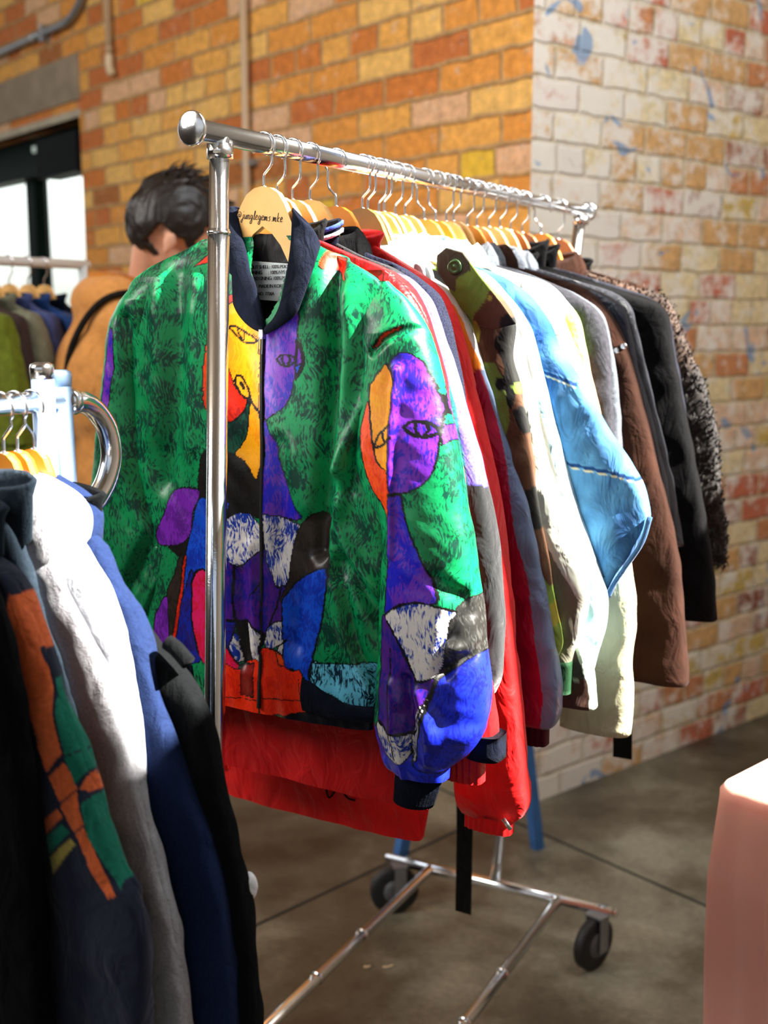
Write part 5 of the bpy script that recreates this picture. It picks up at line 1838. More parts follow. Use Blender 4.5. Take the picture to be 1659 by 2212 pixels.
def ex(root, fr, C, hz, zn):
    q = fr.azl([(1402, 1118), (1385, 1172), (1350, 1225), (1325, 1262), (1312, 1290)], .02)
    V, F = strip(fr, smoothline(q, 5), .006, .020, .008)
    make('sleeve_seam', V, F, fabric('dark_denim', (.20, .34, .50), .9), root)


garment('denim_jacket', fr, 'mid-blue denim jacket, its wide sleeve bulging out furthest to the right', 'jacket',
        [(968, 505), (1060, 585), (1135, 630), (1182, 690), (1216, 770), (1262, 832), (1312, 920), (1366, 1000), (1396, 1070), (1403, 1128), (1375, 1188), (1335, 1240), (1312, 1290)],
        hem_px=(1150, 1300), mat=P_DENIM, paint=denim(fr, (.34, .58, .76), (.03, .23, .46), [[(1090, 765), (1150, 790), (1200, 808), (1250, 830)], [(1200, 990), (1270, 1005), (1330, 1018), (1392, 1040)], [(1230, 1245), (1270, 1238), (1312, 1240)]]),
        hw=(.058, .07), hwz=([0, .15, .55, .72, .86, 1], [.040, .055, .085, .088, .060, .022]), d=.022, ds=.030, bh=.235, collar=('shirt', fabric('denim_blue', (.35, .55, .78), .9, .3, 60), .05), seed=11, nf=90, rows=170,
        foldf=drape(11, .006), extra=ex)

# 12 cream parka
fr = Frame(B0, 916, 1.66)
hw_hang(fr, WOOD_O, 'amber wooden hanger carrying the cream parka, its hook turned backward', -1)
garment('parka', fr, 'cream cotton parka with a long plain sleeve hanging beside the brown suede coat', 'coat',
        [(985, 500), (1080, 575), (1150, 610), (1197, 655), (1236, 740), (1276, 850), (1314, 980), (1347, 1130), (1363, 1240), (1374, 1330), (1364, 1420), (1366, 1520), (1362, 1588)],
        hem_px=(1200, 1540), mat=F_CREAM, hw=(.055, .058), d=.02, ds=.027, bh=.235, collar=('shirt', F_CREAM, .05), seed=12, foldf=drape(12, .006))

# 13 lime and tan shirt
fr = Frame(B0, 941, 1.66)
hw_hang(fr, WOOD_O, 'amber wooden hanger with backward hook carrying the lime and tan shirt', -1)
p13 = zone(fr, [([(1240, 600), (1300, 720), (1262, 780), (1240, 760), (1225, 700)], (.72, .82, .45)), ([(1240, 770), (1300, 760), (1300, 1000), (1260, 900)], (.80, .66, .48))], (.80, .84, .80))
garment('shirt', fr, 'thin lime and tan patterned shirt squeezed between parka and charcoal blazer', 'shirt',
        [(1010, 510), (1100, 570), (1180, 610), (1222, 650), (1252, 690), (1267, 760), (1292, 870), (1310, 950)],
        hem_px=(1180, 1250), mat=P_PLAIN, paint=p13, hw=(.05, .04), d=.016, ds=.020, bh=.225, collar=('shirt', F_WHITE, .04), seed=13, nf=50, rows=90)

# 14 charcoal blazer (with the long black belt hanging)
fr = Frame(B0, 964, 1.66)
hw_hang(fr, WOOD, 'pale wooden hanger carrying the charcoal blazer')


def ex(root, fr, C, hz, zn):
    pass


garment('blazer', fr, 'charcoal blazer with deep folds, its shoulder edge catching the sun', 'blazer',
        [(1030, 520), (1110, 575), (1190, 612), (1240, 635), (1290, 672), (1312, 730), (1322, 820), (1328, 950), (1332, 1100)],
        hem_px=(1200, 1350), mat=F_CHAR, hw=(.052, .045), d=.018, ds=.022, bh=.23, collar=('shirt', F_GREY, .045), seed=14, foldf=drape(14, .008), extra=ex)

# 15 grey flannel
fr = Frame(B0, 980, 1.66)
hw_hang(fr, WOOD, 'pale wooden hanger carrying the grey flannel jacket')


def belt(root, fr, px_list, w_, b=.02):
    q = fr.azl(px_list, b)
    V, F = strip(fr, q, w_, b, .003)
    make('belt', V, F, fabric('black_belt', (.035, .032, .034), .7), root, smooth=False, label='long black tie belt hanging from the waist')


garment('jacket', fr, 'grey flannel jacket with a long black belt dangling below the rack', 'jacket',
        [(1040, 525), (1120, 578), (1200, 615), (1255, 640), (1302, 680), (1322, 740), (1336, 830), (1342, 950), (1345, 1100)],
        hem_px=(1150, 1500), mat=F_GREY, hw=(.052, .045), d=.018, ds=.022, bh=.23, collar=('shirt', F_GREY, .045), seed=15, foldf=drape(15, .007),
        extra=lambda root, fr, C, hz, zn: belt(root, fr, [(1002, 1500), (1002, 1650), (1003, 1800), (1000, 1972)], .032))

# 16 brown suede coat
fr = Frame(B0, 1009, 1.66)
hw_hang(fr, WOOD_O, 'amber wooden hanger carrying the brown suede coat')


def ex(root, fr, C, hz, zn):
    m = bpy.data.materials.get('snap_metal')
    q = fr.azl([(1326, 758), (1340, 752), (1352, 744)], .034)
    V, F = strip(fr, q, .010, .036, .004)
    make('sleeve_tab', V, F, F_BROWN, root)
    puller(root, fr, [(1331, 757), (1346, 748)], .036, nm='buckle')


garment('suede_coat', fr, 'long brown suede coat with a buckled shoulder tab, right of the cream parka', 'coat',
        [(1060, 525), (1140, 575), (1215, 605), (1262, 622), (1312, 668), (1346, 725), (1367, 785), (1392, 880), (1421, 1000), (1451, 1120), (1471, 1250), (1481, 1380), (1487, 1478)],
        hem_px=(1400, 1500), mat=F_BROWN, hw=(.058, .068), d=.021, ds=.030, bh=.25, collar=('shirt', F_BROWN, .045), seed=16, foldf=drape(16, .007), extra=ex)

# 17 ink blue coat, belt
fr = Frame(B0, 1030, 1.66)
hw_hang(fr, WOOD, 'pale wooden hanger carrying the ink-blue trench coat')
garment('trench_coat', fr, 'ink-blue trench coat whose dark belt end shows under the cream parka', 'coat',
        [(1090, 535), (1160, 575), (1240, 600), (1300, 632), (1348, 668), (1364, 725), (1380, 800), (1412, 920), (1440, 1040), (1455, 1150), (1465, 1250)],
        hem_px=(1330, 1420), mat=F_INK, hw=(.055, .05), d=.018, ds=.022, bh=.24, collar=('shirt', F_GREY, .045), seed=17, foldf=drape(17, .006),
        extra=lambda root, fr, C, hz, zn: belt(root, fr, [(1345, 1400), (1345, 1500), (1344, 1638)], .034))

# 18 slate coat with sunlit shoulder
fr = Frame(B0, 1056, 1.66)
hw_hang(fr, WOOD, 'pale wooden hanger carrying the slate grey coat')
garment('coat', fr, 'slate grey wool coat with sun-bleached shoulder between the trench and the black coats', 'coat',
        [(1110, 540), (1180, 570), (1260, 595), (1325, 618), (1362, 662), (1382, 730), (1404, 830), (1432, 950), (1458, 1070), (1476, 1180)],
        hem_px=(1380, 1300), mat=fabric('slate_wool', (.12, .13, .16), .45, .2, 150, spec=.5), hw=(.055, .05), d=.018, ds=.022, bh=.24, collar=('shirt', F_GREY, .04), seed=18, foldf=drape(18, .006))

# 19 long black wool coat
fr = Frame(B0, 1080, 1.66)
hw_hang(fr, WOOD, 'pale wooden hanger carrying the black wool coat')
garment('wool_coat', fr, 'black fuzzy wool coat with a straight hem, beside the brown suede coat', 'coat',
        [(1130, 540), (1200, 562), (1270, 578), (1340, 598), (1405, 640), (1440, 675), (1452, 740), (1468, 830), (1492, 950), (1520, 1100), (1543, 1240), (1550, 1340)],
        hem_px=(1500, 1356), mat=F_BLK, hw=(.058, .065), d=.02, ds=.030, bh=.25, collar=('stand', F_BLK, .03), seed=19, foldf=drape(19, .005))

# 20 black jacket with tall collar
fr = Frame(B0, 1103, 1.66)
hw_hang(fr, WOOD_B, 'brown wooden hanger in the black high-collared coat')
garment('black_coat', fr, 'plain black coat with a high soft collar near the far end of the rail', 'coat',
        [(1165, 545), (1215, 560), (1290, 580), (1350, 602), (1410, 640), (1442, 680), (1455, 760), (1470, 850), (1490, 960)],
        hem_px=(1450, 1200), mat=F_BLK, hw=(.055, .05), d=.018, ds=.022, bh=.24, collar=('stand', F_BLK, .07), seed=20)

fr = Frame(B0, 1128, 1.66)
hw_hang(fr, WOOD_B, 'brown wooden hanger in the midnight blue cardigan')
garment('cardigan', fr, 'midnight blue cardigan, thin dark layer just before the fur coat', 'cardigan',
        [(1180, 545), (1235, 562), (1300, 585), (1350, 606), (1408, 645), (1445, 690), (1462, 780), (1480, 880), (1500, 1000)],
        hem_px=(1450, 1180), mat=F_INK, hw=(.05, .045), d=.018, ds=.020, bh=.235, collar=('stand', F_BLK, .06), seed=21)

# 22 fur coat
fr = Frame(B0, 1168, 1.66)
hw_hang(fr, WOOD_O, 'amber wooden hanger carrying the brown fur coat, far end of the rail', -1)


def furc(A, Z, sd):
    n_ = vnoise(A * 11 + 3, Z * 7, 1.9) + .3 * vnoise(A * 40, Z * 22, 6.1)
    t = np.clip(n_ * .9 + .2, 0, 1)[:, None]
    return np.array(srgb(.10, .075, .065))[None] * (1 - t) + np.array(srgb(.30, .21, .15))[None] * t


FUR = paint_mat('fur_skin', .9, .3, .3, 200)


def ex(root, fr, C, hz, zn):
    # tufts all over the body and sleeves
    rng = np.random.RandomState(5)
    for ch in [c for c in root.children if c.name.split('.')[0] in ('body', 'sleeve')]:
        me = ch.data
        nv = len(me.vertices)
        co = np.zeros(nv * 3); me.vertices.foreach_get('co', co); co = co.reshape(-1, 3)
        no = np.zeros(nv * 3); me.vertices.foreach_get('normal', no); no = no.reshape(-1, 3)
        org = ORG[root.name]
        cnt = 9000 if ch.name.startswith('sleeve') else 9000
        ii = rng.randint(0, nv, cnt)
        p = co[ii] + rng.normal(0, .004, (cnt, 3))
        L_ = rng.uniform(.012, .026, cnt)[:, None]
        dr = no[ii] * .8 + np.array([0, 0, -.9]) + rng.normal(0, .35, (cnt, 3))
        dr /= np.linalg.norm(dr, axis=1)[:, None]
        tp = p + dr * L_
        sdv = np.cross(dr, rng.normal(0, 1, (cnt, 3))); sdv /= np.linalg.norm(sdv, axis=1)[:, None]
        w_ = rng.uniform(.0012, .0024, cnt)[:, None]
        V = np.stack([p - sdv * w_, p + sdv * w_, tp], 1).reshape(-1, 3) + org
        F = np.arange(cnt * 3).reshape(-1, 3)
        rel = V - fr.O
        ca = furc(rel @ fr.v, V[:, 2], 0)
        o = make('fur_pile', V, F, FUR, root, colors={'ca': ca})
        tag(o, kind='stuff')


garment('fur_coat', fr, 'mottled brown fur coat hanging last at the far end of the rack', 'coat',
        [(1235, 548), (1290, 560), (1345, 570), (1395, 590), (1432, 625), (1452, 670), (1482, 740), (1520, 830), (1545, 920), (1553, 1000), (1560, 1080), (1570, 1150), (1568, 1218)],
        hem_px=(1520, 1190), mat=FUR, paint=furc, hw=(.058, .060), d=.024, ds=.034, bh=.25, collar=('shirt', FUR if False else F_BROWN, .05), seed=22, nf=60, rows=120, extra=ex, foldf=folds(22, .010, 14, 6, .006, 40, 30))

fr = Frame(B0, 1205, 1.66)
hw_hang(fr, WOOD_B, 'brown wooden hanger right beside the far upright of the rack')
garment('jacket', fr, 'short dark brown jacket pressed against the far upright behind the fur coat', 'jacket',
        [(1262, 545), (1310, 562), (1350, 580), (1385, 610), (1405, 660), (1412, 760), (1418, 860)],
        hem_px=(1400, 900), mat=F_BROWN, hw=(.05, .045), d=.018, ds=.02, bh=.22, collar=('stand', F_BLK, .03), seed=23)

# ================================================================== FOREGROUND RACK (left)
FB = at_y(112, 866, 1.30)           # top of the blue post, end of its bar
FZ = FB[2]
C_BLUEP = simple('pale_blue_enamel', srgb(.58, .70, .84), .32, .0, .25, 10, coat=.4)
frk = thing('blue_clothes_rack', (FB[0] - .1, FB[1] - .2, 0), 'blue enamelled clothes rack with a chrome curved end, nearest the camera', 'clothes rack')
V, F = tube([FB - U * 1.05, FB + U * .032], .0118, 20)
make('top_bar', V, F, CHROME, frk)
pA = FB - U * .004 - VV * .028 * 0
for k, (px0, px1, ytop, tb) in enumerate(((91, 108, 803, .0), (129, 156, 818, .022))):
    t0 = at_plane(px0, ytop, FB + NN * (.016 if k == 0 else -.014), NN)
    t1 = at_plane(px1, 1090, FB + NN * (.016 if k == 0 else -.014), NN)
    dr = (t1 - t0) / (t0[2] - t1[2])
    bot = t0 + dr * (t0[2] - .03) * 1.0
    bot = np.array([t0[0] + dr[0] * .35, t0[1] + dr[1] * .35, .05])
    V, F = tube([t0, bot], .0125, 20)
    make('upright', V, F, C_BLUEP, frk, label='chipped pale blue upright')
    V, F = lathe(t0, (0, 0, 1), [(-.008, .0130), (.004, .0136), (.008, .0125), (.010, .008)], 24)
    make('post_cap', V, F, CHROME if k == 0 else C_BLUEP, frk)
    if k == 1: POST2 = (t0, bot)
# curved chrome end loop
q = [(150, 868), (176, 868), (205, 885), (231, 925), (241, 980), (232, 1030), (213, 1070), (190, 1100), (168, 1112)]
P = np.array([at_plane(x, y, FB, np.array([VV[0], VV[1], 0])) for x, y in q])
V, F = tube(smoothline(P, 8), .0128, 20)
make('end_loop', V, F, CHROME, frk)
V, F = lathe(P[0] - U * .004, U, [(0, .0142), (.004, .0155), (.010, .0155), (.013, .0142)], 20)
make('collar', V, F, CHROME, frk)
for (sx) in (0.0, -1.0):
    c = np.array([POST2[1][0], POST2[1][1], .045]) + U * sx
    V, F = tube([c - VV * .28, c + VV * .28], .0125, 16)
    make('foot_bar', V, F, C_BLUEP, frk)
V, F = tube([np.array([POST2[1][0], POST2[1][1], .06]), np.array([POST2[1][0], POST2[1][1], .06]) - U * 1.0], .0125, 16)
make('base_rail', V, F, C_BLUEP, frk)
V, F = tube([FB - U * 1.0 - UPZ * .0, (FB - U * 1.0) * [1, 1, 0] + UPZ * .05], .0125, 16)
make('upright', V, F, C_BLUEP, frk)

KN_GREY = fabric('heather_grey_fleece', (.60, .60, .62), .98, .12, 300, .6, 700, .3, .15)
KN_PALE = fabric('pale_grey_fleece', (.72, .74, .78), .98, .06, 200, .5, 700, .3, .15)
KN_NAVY = fabric('navy_fleece', (.11, .16, .29), .98, .12, 300, .6, 700, .3, .15)
KN_CHAR = fabric('charcoal_sweat', (.06, .067, .072), .98, .15, 300, .6, 700, .2, .15)
KN_TAUPE = fabric('taupe_fleece', (.34, .30, .27), .98, .12, 300, .6, 700, .3, .15)
KN_SLATE = fabric('slate_knit', (.16, .20, .24), .98, .15, 300, .6, 700, .2, .15)
KN_BLACK = fabric('black_sweat', (.035, .035, .045), .98, .15, 300, .6, 700, .15, .15)
FZT = FZ - .052


def fg(stem):
    return Frame(FB - U * .0, stem, FZ - .03)


def hood(mat, w_=.085, up=.03, dn=.10, seed=1, back=.02):
    def ex(root, fr, C, hz, zn):
        zc = np.linspace(zn - dn, zn + up, 26)
        t = (zc - zc[0]) / (zc[-1] - zc[0])

        def sl(A, B, Z, sg):
            return A + .004 * vnoise(A * 30 + seed, Z * 40, seed), B + .007 * vnoise(A * 26, Z * 34 + seed, B * 30), Z
        prof = np.sin(np.clip(.06 + t * .9, 0, 1) * math.pi) ** .5
        V, F, *_r, n = loft(fr, zc, -w_ * prof, w_ * prof, .040 * prof, -.004, 40, 30, sl)
        V, F = capped(V, F, n)
        make('hood', V, F, mat, root)
    return ex


SW = dict(d=.016, ds=.021, bh=.235, lscale=.95)
fr = fg(108)


def ex_char(root, fr, C, hz, zn):
    zc0 = fr.azl([(330, 1393), (352, 1398), (384, 1432), (372, 1446)], .03)
    q = fr.azl([(332, 1398), (350, 1412), (366, 1430), (378, 1444)], .034)
    V, F = tube(fr.W(smoothline(q, 6)[:, 0], .012, smoothline(q, 6)[:, 1]), .0085, 14)
    make('rib_band', V, F, KN_CHAR, root)
    _p = fr.az(537, 1915, -.01)
    c = fr.W(_p[0], -.01, _p[1])
    V = []
    bm = bmesh.new(); bmesh.ops.create_icosphere(bm, subdivisions=3, radius=.0125)
    V = np.array([v.co[:] for v in bm.verts]); F = [[v.index for v in f.verts] for f in bm.faces]; bm.free()
    V = V * (1 + .05 * vnoise(V[:, 0] * 300, V[:, 1] * 300, V[:, 2] * 300))[:, None] * np.array([.8, .8, 1.35]) + c
    make('pompom', V, F, fabric('white_wool_ball', (.92, .92, .93), .95), root, label='white woollen ball at the cuff')


garment('sweatshirt', fr, 'charcoal sweatshirt with ribbed shoulder band, the right-most garment on the near rack', 'sweatshirt',
        [(175, 1150), (240, 1220), (300, 1330), (345, 1395), (388, 1440), (442, 1520), (468, 1610), (492, 1720), (530, 1880), (552, 2050), (568, 2260)],
        hem_z=.42, mat=KN_CHAR, hw=(.055, .055), seed=31, ztop=FZ - .115, collar=('stand', KN_CHAR, .03), extra=ex_char, **SW)
fr = fg(78)
garment('hoodie', fr, 'navy blue hooded sweatshirt with a sunlit hood, beside the blue post', 'hoodie',
        [(150, 1120), (212, 1168), (252, 1250), (300, 1322), (333, 1440), (372, 1560), (420, 1700), (470, 1850), (500, 2000), (522, 2260)],
        hem_z=.40, mat=KN_NAVY, hw=(.055, .06), seed=32, ztop=FZ - .105, extra=hood(KN_NAVY, .080, .02, .09, 2), amp=.007, **SW)
fr = fg(60)
hanger(fg(72), FZ, .0118, FZT, WOOD_O, 'amber wooden hanger nearest the blue post on the near rack', -1, scale=.7, droop=1.5)
garment('sweatshirt', fr, 'thin taupe sweatshirt showing as a dark strip beside the navy hoodie', 'sweatshirt',
        [(130, 1120), (185, 1180), (228, 1265), (262, 1350), (285, 1400), (300, 1500), (318, 1640), (330, 1800), (340, 2000), (345, 2260)],
        hem_z=.45, mat=KN_TAUPE, hw=(.05, .05), seed=33, ztop=FZ - .105, **SW)
fr = fg(36)
hanger(fr, FZ, .0118, FZT, WOOD_O, 'middle of the three amber hangers on the near rack', 1, scale=.7, droop=1.5)
garment('hoodie', fr, 'pale blue-grey hooded sweatshirt between the taupe strip and the heather grey one', 'hoodie',
        [(100, 1110), (165, 1160), (205, 1230), (243, 1300), (272, 1400), (292, 1510), (308, 1600), (318, 1750), (325, 2000), (330, 2260)],
        hem_z=.42, mat=KN_PALE, hw=(.05, .05), seed=34, ztop=FZ - .10, extra=hood(KN_PALE, .085, .02, .09, 4), **SW)
fr = fg(6)
hanger(fr, FZ, .0118, FZT, WOOD_O, 'left-most of the three amber hangers on the near rack', 1, scale=.7, droop=1.5)
garment('hoodie', fr, 'heather grey hooded sweatshirt whose long pale sleeve reaches the bottom of the picture', 'hoodie',
        [(70, 1105), (120, 1160), (170, 1290), (212, 1385), (252, 1500), (292, 1620), (332, 1800), (372, 1950), (400, 2100), (416, 2260)],
        hem_z=.42, mat=KN_GREY, hw=(.055, .06), seed=35, ztop=FZ - .10, extra=hood(KN_GREY, .088, .02, .10, 5), **SW)
fr = fg(-45)
garment('sweater', fr, 'slate knitted sweater with ribbed shoulder at the left picture edge', 'sweater',
        [(20, 1090), (48, 1160), (72, 1260), (100, 1360), (130, 1450), (160, 1560), (190, 1700)],
        hem_z=.55, mat=KN_SLATE, hw=(.05, .05), seed=36, ztop=FZ - .10, collar=('stand', KN_SLATE, .05), **SW)
fr = fg(-110)
OR_, GR_, YE_, NV_ = (.80, .38, .20), (.05, .42, .34), (.66, .60, .30), (.10, .125, .20)
b6 = .010
pat = []


def quad(p, c): pat.append((p, c))


quad([(34, 1280), (56, 1290), (84, 1400), (115, 1500), (150, 1620), (122, 1660), (96, 1560), (60, 1440), (40, 1340)], OR_)
quad([(58, 1284), (84, 1340), (118, 1440), (152, 1545), (178, 1620), (155, 1625), (118, 1500), (86, 1400)], GR_)
quad([(80, 1330), (90, 1345), (135, 1470), (170, 1560), (186, 1625), (180, 1630), (160, 1560), (125, 1460)], YE_)
quad([(126, 1670), (154, 1640), (178, 1700), (152, 1722)], OR_); quad([(154, 1730), (178, 1702), (198, 1772), (182, 1786)], OR_)
quad([(185, 1790), (198, 1778), (222, 1840), (262, 1930), (248, 1932), (215, 1870)], OR_)
quad([(154, 1630), (176, 1622), (188, 1660), (172, 1690)], GR_); quad([(190, 1730), (205, 1715), (230, 1790), (262, 1880), (268, 1920), (240, 1870), (205, 1800)], GR_)
quad([(186, 1635), (198, 1630), (220, 1700), (206, 1712)], YE_); quad([(210, 1715), (222, 1706), (250, 1790), (278, 1900), (274, 1918), (240, 1820)], YE_)
quad([(188, 1660), (205, 1690), (200, 1712), (182, 1700)], OR_)
quad([(118, 1760), (150, 1735), (160, 1752), (122, 1790)], OR_); quad([(122, 1795), (160, 1768), (174, 1786), (128, 1835)], GR_); quad([(130, 1840), (176, 1798), (186, 1812), (136, 1876)], YE_)
PP6 = [(fr.azl(p, b6), c) for p, c in pat]


def plaidy(A, Z, sd):
    c = mixc(NV_, len(A))
    if sd >= 0:
        for P, cc in PP6: c[inpoly(A, Z, P)] = srgb(cc)
    return c


garment('sweatshirt', fr, 'navy sweatshirt with orange, green and mustard geometric panels down its sleeve', 'sweatshirt',
        [(-20, 1190), (30, 1232), (62, 1290), (96, 1380), (136, 1495), (180, 1600), (214, 1700), (262, 1850), (310, 1950), (328, 2060), (322, 2270)],
        hem_z=.55, mat=paint_mat('panelled_sweat', .98, .2, .15, 200), paint=plaidy, hw=(.055, .065), seed=37, ztop=FZ - .10, nf=120, rows=260, collar=('stand', KN_SLATE, .03), **SW)
fr = fg(-190)
garment('sweatshirt', fr, 'plain black sweatshirt filling the lower left corner', 'sweatshirt',
        [(-60, 1210), (-20, 1260), (14, 1340), (40, 1450), (60, 1600), (82, 1800), (100, 2000), (118, 2270)],
        hem_z=.60, mat=KN_BLACK, hw=(.055, .065), seed=38, ztop=FZ - .10, collar=('stand', KN_BLACK, .03), **SW)

# ================================================================== BACKGROUND RACK (far left)
GB = at_y(60, 566, 3.15)
grk = thing('white_clothes_rack', GB * [1, 1, 0], 'white-railed clothes rack in front of the glass door', 'clothes rack')
WHT = simple('white_enamel', srgb(.9, .92, .92), .35)
V, F = tube([GB - U * .75, GB + U * .22], .013, 16)
make('top_bar', V, F, WHT, grk)
for e_ in (-.72, .20):
    V, F = tube([GB + U * e_, (GB + U * e_) * [1, 1, 0] + UPZ * .03], .013, 16)
    make('upright', V, F, WHT, grk)
    c = (GB + U * e_) * [1, 1, 0] + UPZ * .03
    V, F = tube([c - VV * .28, c + VV * .28], .013, 16)
    make('foot_bar', V, F, WHT, grk)


def gfr(stem):
    return Frame(GB, stem, GB[2] - .06)


G_OLIVE = fabric('moss_cloth', (.38, .42, .08), .9, .15, 60)
G_KHAKI = fabric('khaki_cloth', (.44, .44, .36), .9, .12, 60)
G_MAUVE = fabric('mauve_blue_cloth', (.24, .28, .46), .9, .15, 60)
G_BLUE = fabric('royal_blue_cloth', (.08, .22, .44), .85, .15, 60)
G_DNAVY = fabric('deep_navy_cloth', (.04, .07, .14), .9, .15, 60)
G_TAUPE = fabric('dark_taupe_cloth', (.24, .19, .18), .9, .15, 60)
GS = dict(bh=.25, ds=.035, d=.028, ztop=GB[2] - .11)
for i_, (stem, cont, m_, lab_, sd_) in enumerate((
        (95, [(140, 620), (165, 640), (186, 665), (196, 720), (200, 800), (205, 900), (208, 960)], G_DNAVY, 'deep navy jacket, right-most on the white-railed rack by the door', 41),
        (60, [(110, 590), (140, 612), (165, 640), (178, 700), (186, 780), (190, 870), (190, 960)], G_BLUE, 'royal blue jacket with sunlit shoulder on the white-railed rack', 42),
        (20, [(75, 590), (95, 615), (115, 660), (135, 730), (150, 800), (156, 870), (158, 950)], G_MAUVE, 'dusty mauve-blue jacket between the royal blue and khaki ones', 43),
        (-15, [(40, 585), (60, 610), (80, 660), (100, 730), (116, 800), (124, 900), (126, 950)], G_KHAKI, 'khaki grey jacket in the middle of the white-railed rack', 44),
        (-60, [(10, 595), (20, 605), (36, 650), (52, 700), (64, 780), (72, 860), (74, 950)], G_TAUPE, 'dark taupe jacket hanging behind the moss green one', 45),
        (-90, [(-20, 610), (0, 625), (16, 670), (34, 740), (52, 820), (62, 900), (66, 960)], G_OLIVE, 'moss green jacket, left-most on the white-railed rack', 46))):
    fr = gfr(stem)
    hanger(fr, GB[2], .013, GB[2] - .06, WOOD, 'pale hanger of the ' + lab_.split(' jacket')[0] + ' jacket by the door', 1, scale=.95)
    garment('jacket', fr, lab_, 'jacket', cont, hem_z=.85, mat=m_, seed=sd_, hw=(.055, .05), collar=('stand', m_, .04), **GS)

# ================================================================== BLUE A-FRAME behind the rack
BLP = simple('blue_painted_steel', srgb(.22, .42, .66), .45, .1, .15, 20)
f0 = at_z(845, 1948, 0); f1_ = at_z(1161, 1832, 0)
ap = (f0 + f1_) / 2
tr = thing('trestle', ap, 'blue metal A-frame trestle standing behind the chrome rack', 'trestle')
l0 = at_y(872, 1810, f0[1] + .02); l1 = at_y(1140, 1640, f1_[1] - .02)
for a, b_ in ((f0, l0), (f1_, l1)):
    d_ = (b_ - a) / (b_[2] - a[2])
    top_ = a + d_ * .62
    ax_ = [np.array([.8, .6, 0]), np.array([-.6, .8, 0])]
    V = []
    for p_ in (a, top_):
        for i_, j_ in ((-1, -1), (1, -1), (1, 1), (-1, 1)): V.append(p_ + ax_[0] * i_ * .016 + ax_[1] * j_ * .012)
    make('leg', np.array(V), [(0, 1, 2, 3), (7, 6, 5, 4), (0, 4, 5, 1), (1, 5, 6, 2), (2, 6, 7, 3), (3, 7, 4, 0)], BLP, tr, smooth=False)
ta_, tb_ = f0 + (l0 - f0) / (l0[2]) * .62, f1_ + (l1 - f1_) / (l1[2]) * .62
V, F = tube([ta_, tb_], .018, 4)
make('top_rail', V, F, BLP, tr, smooth=False)

# ================================================================== TABLE WITH PINK CLOTH
TZ = .76
tc0 = at_z(1556, 1694, TZ)
e1 = RD.copy(); e2 = np.array([RD[1], -RD[0], 0])      # along the far edge, along the near-left edge
e1 = np.array([.73, .68, 0]); e1 /= np.linalg.norm(e1); e2 = np.array([e1[1], -e1[0], 0])
TW, TL = .70, .62
tbl = thing('table', (tc0 + e1 * TW / 2 + e2 * TL / 2) * [1, 1, 0], 'small table hidden under the pink cloth at the right edge', 'table')
V, F = box(tc0 + e1 * TW / 2 + e2 * TL / 2 - UPZ * .018, (TW - .012, TL - .012, .026), [e1, e2, UPZ])
make('tabletop', V, F, WOOD_B, tbl, smooth=False)
for i_ in (.06, TW - .06):
    for j_ in (.06, TL - .06):
        V, F = box(tc0 + e1 * i_ + e2 * j_ + UPZ * (-.031 - (TZ - .031) / 2), (.04, .04, TZ - .033), [e1, e2, UPZ])
        make('leg', V, F, WOOD_B, tbl, smooth=False)
# cloth: rounded-rectangle rings, from the middle over the edge and down in folds
pk, pt2, pb2 = new_mat('pink_linen')
pb2.inputs['Base Color'].default_value = srgb(1.0, .75, .67) + (1,)
pb2.inputs['Roughness'].default_value = .9
pb2.inputs['Sheen Weight'].default_value = .2
_n = pt2.nodes.new('ShaderNodeTexCoord'); _m = pt2.nodes.new('ShaderNodeMapping'); _m.inputs['Scale'].default_value = (900, 900, 160)
_w = pt2.nodes.new('ShaderNodeTexNoise'); _w.inputs['Scale'].default_value = 1; _w.inputs['Detail'].default_value = 4
_b = pt2.nodes.new('ShaderNodeBump'); _b.inputs['Strength'].default_value = .3; _b.inputs['Distance'].default_value = .001
pt2.links.new(_n.outputs['Object'], _m.inputs[0]); pt2.links.new(_m.outputs[0], _w.inputs['Vector']); pt2.links.new(_w.outputs[0], _b.inputs['Height']); pt2.links.new(_b.outputs[0], pb2.inputs['Normal'])
tlu = pt2.nodes.new('ShaderNodeBsdfTranslucent'); tlu.inputs[0].default_value = srgb(1.0, .68, .60) + (1,)
mxs = pt2.nodes.new('ShaderNodeMixShader'); mxs.inputs[0].default_value = .25
pt2.links.new(pb2.outputs[0], mxs.inputs[1]); pt2.links.new(tlu.outputs[0], mxs.inputs[2]); pt2.links.new(mxs.outputs[0], pt2.nodes['Material Output'].inputs[0])
NP = 900
cc = tc0 + e1 * TW / 2 + e2 * TL / 2


def rrect(grow, rad):
    hx, hy = TW / 2 + grow, TL / 2 + grow
    pts = []
    per = []
    rad = min(rad, hx, hy)
    segs = []
    for cx, cy, a0_ in ((hx - rad, hy - rad, 0), (-hx + rad, hy - rad, 90), (-hx + rad, -hy + rad, 180), (hx - rad, -hy + rad, 270)):
        for k in range(21):
            a_ = math.radians(a0_ + 90 * k / 20)
            segs.append((cx + rad * math.cos(a_), cy + rad * math.sin(a_)))
    segs = np.array(segs + segs[:1])
    L_ = np.concatenate([[0], np.cumsum(np.linalg.norm(np.diff(segs, axis=0), axis=1))])
    s_ = np.linspace(0, L_[-1], NP + 1)[:-1]
    return np.stack([np.interp(s_, L_, segs[:, 0]), np.interp(s_, L_, segs[:, 1])], 1)


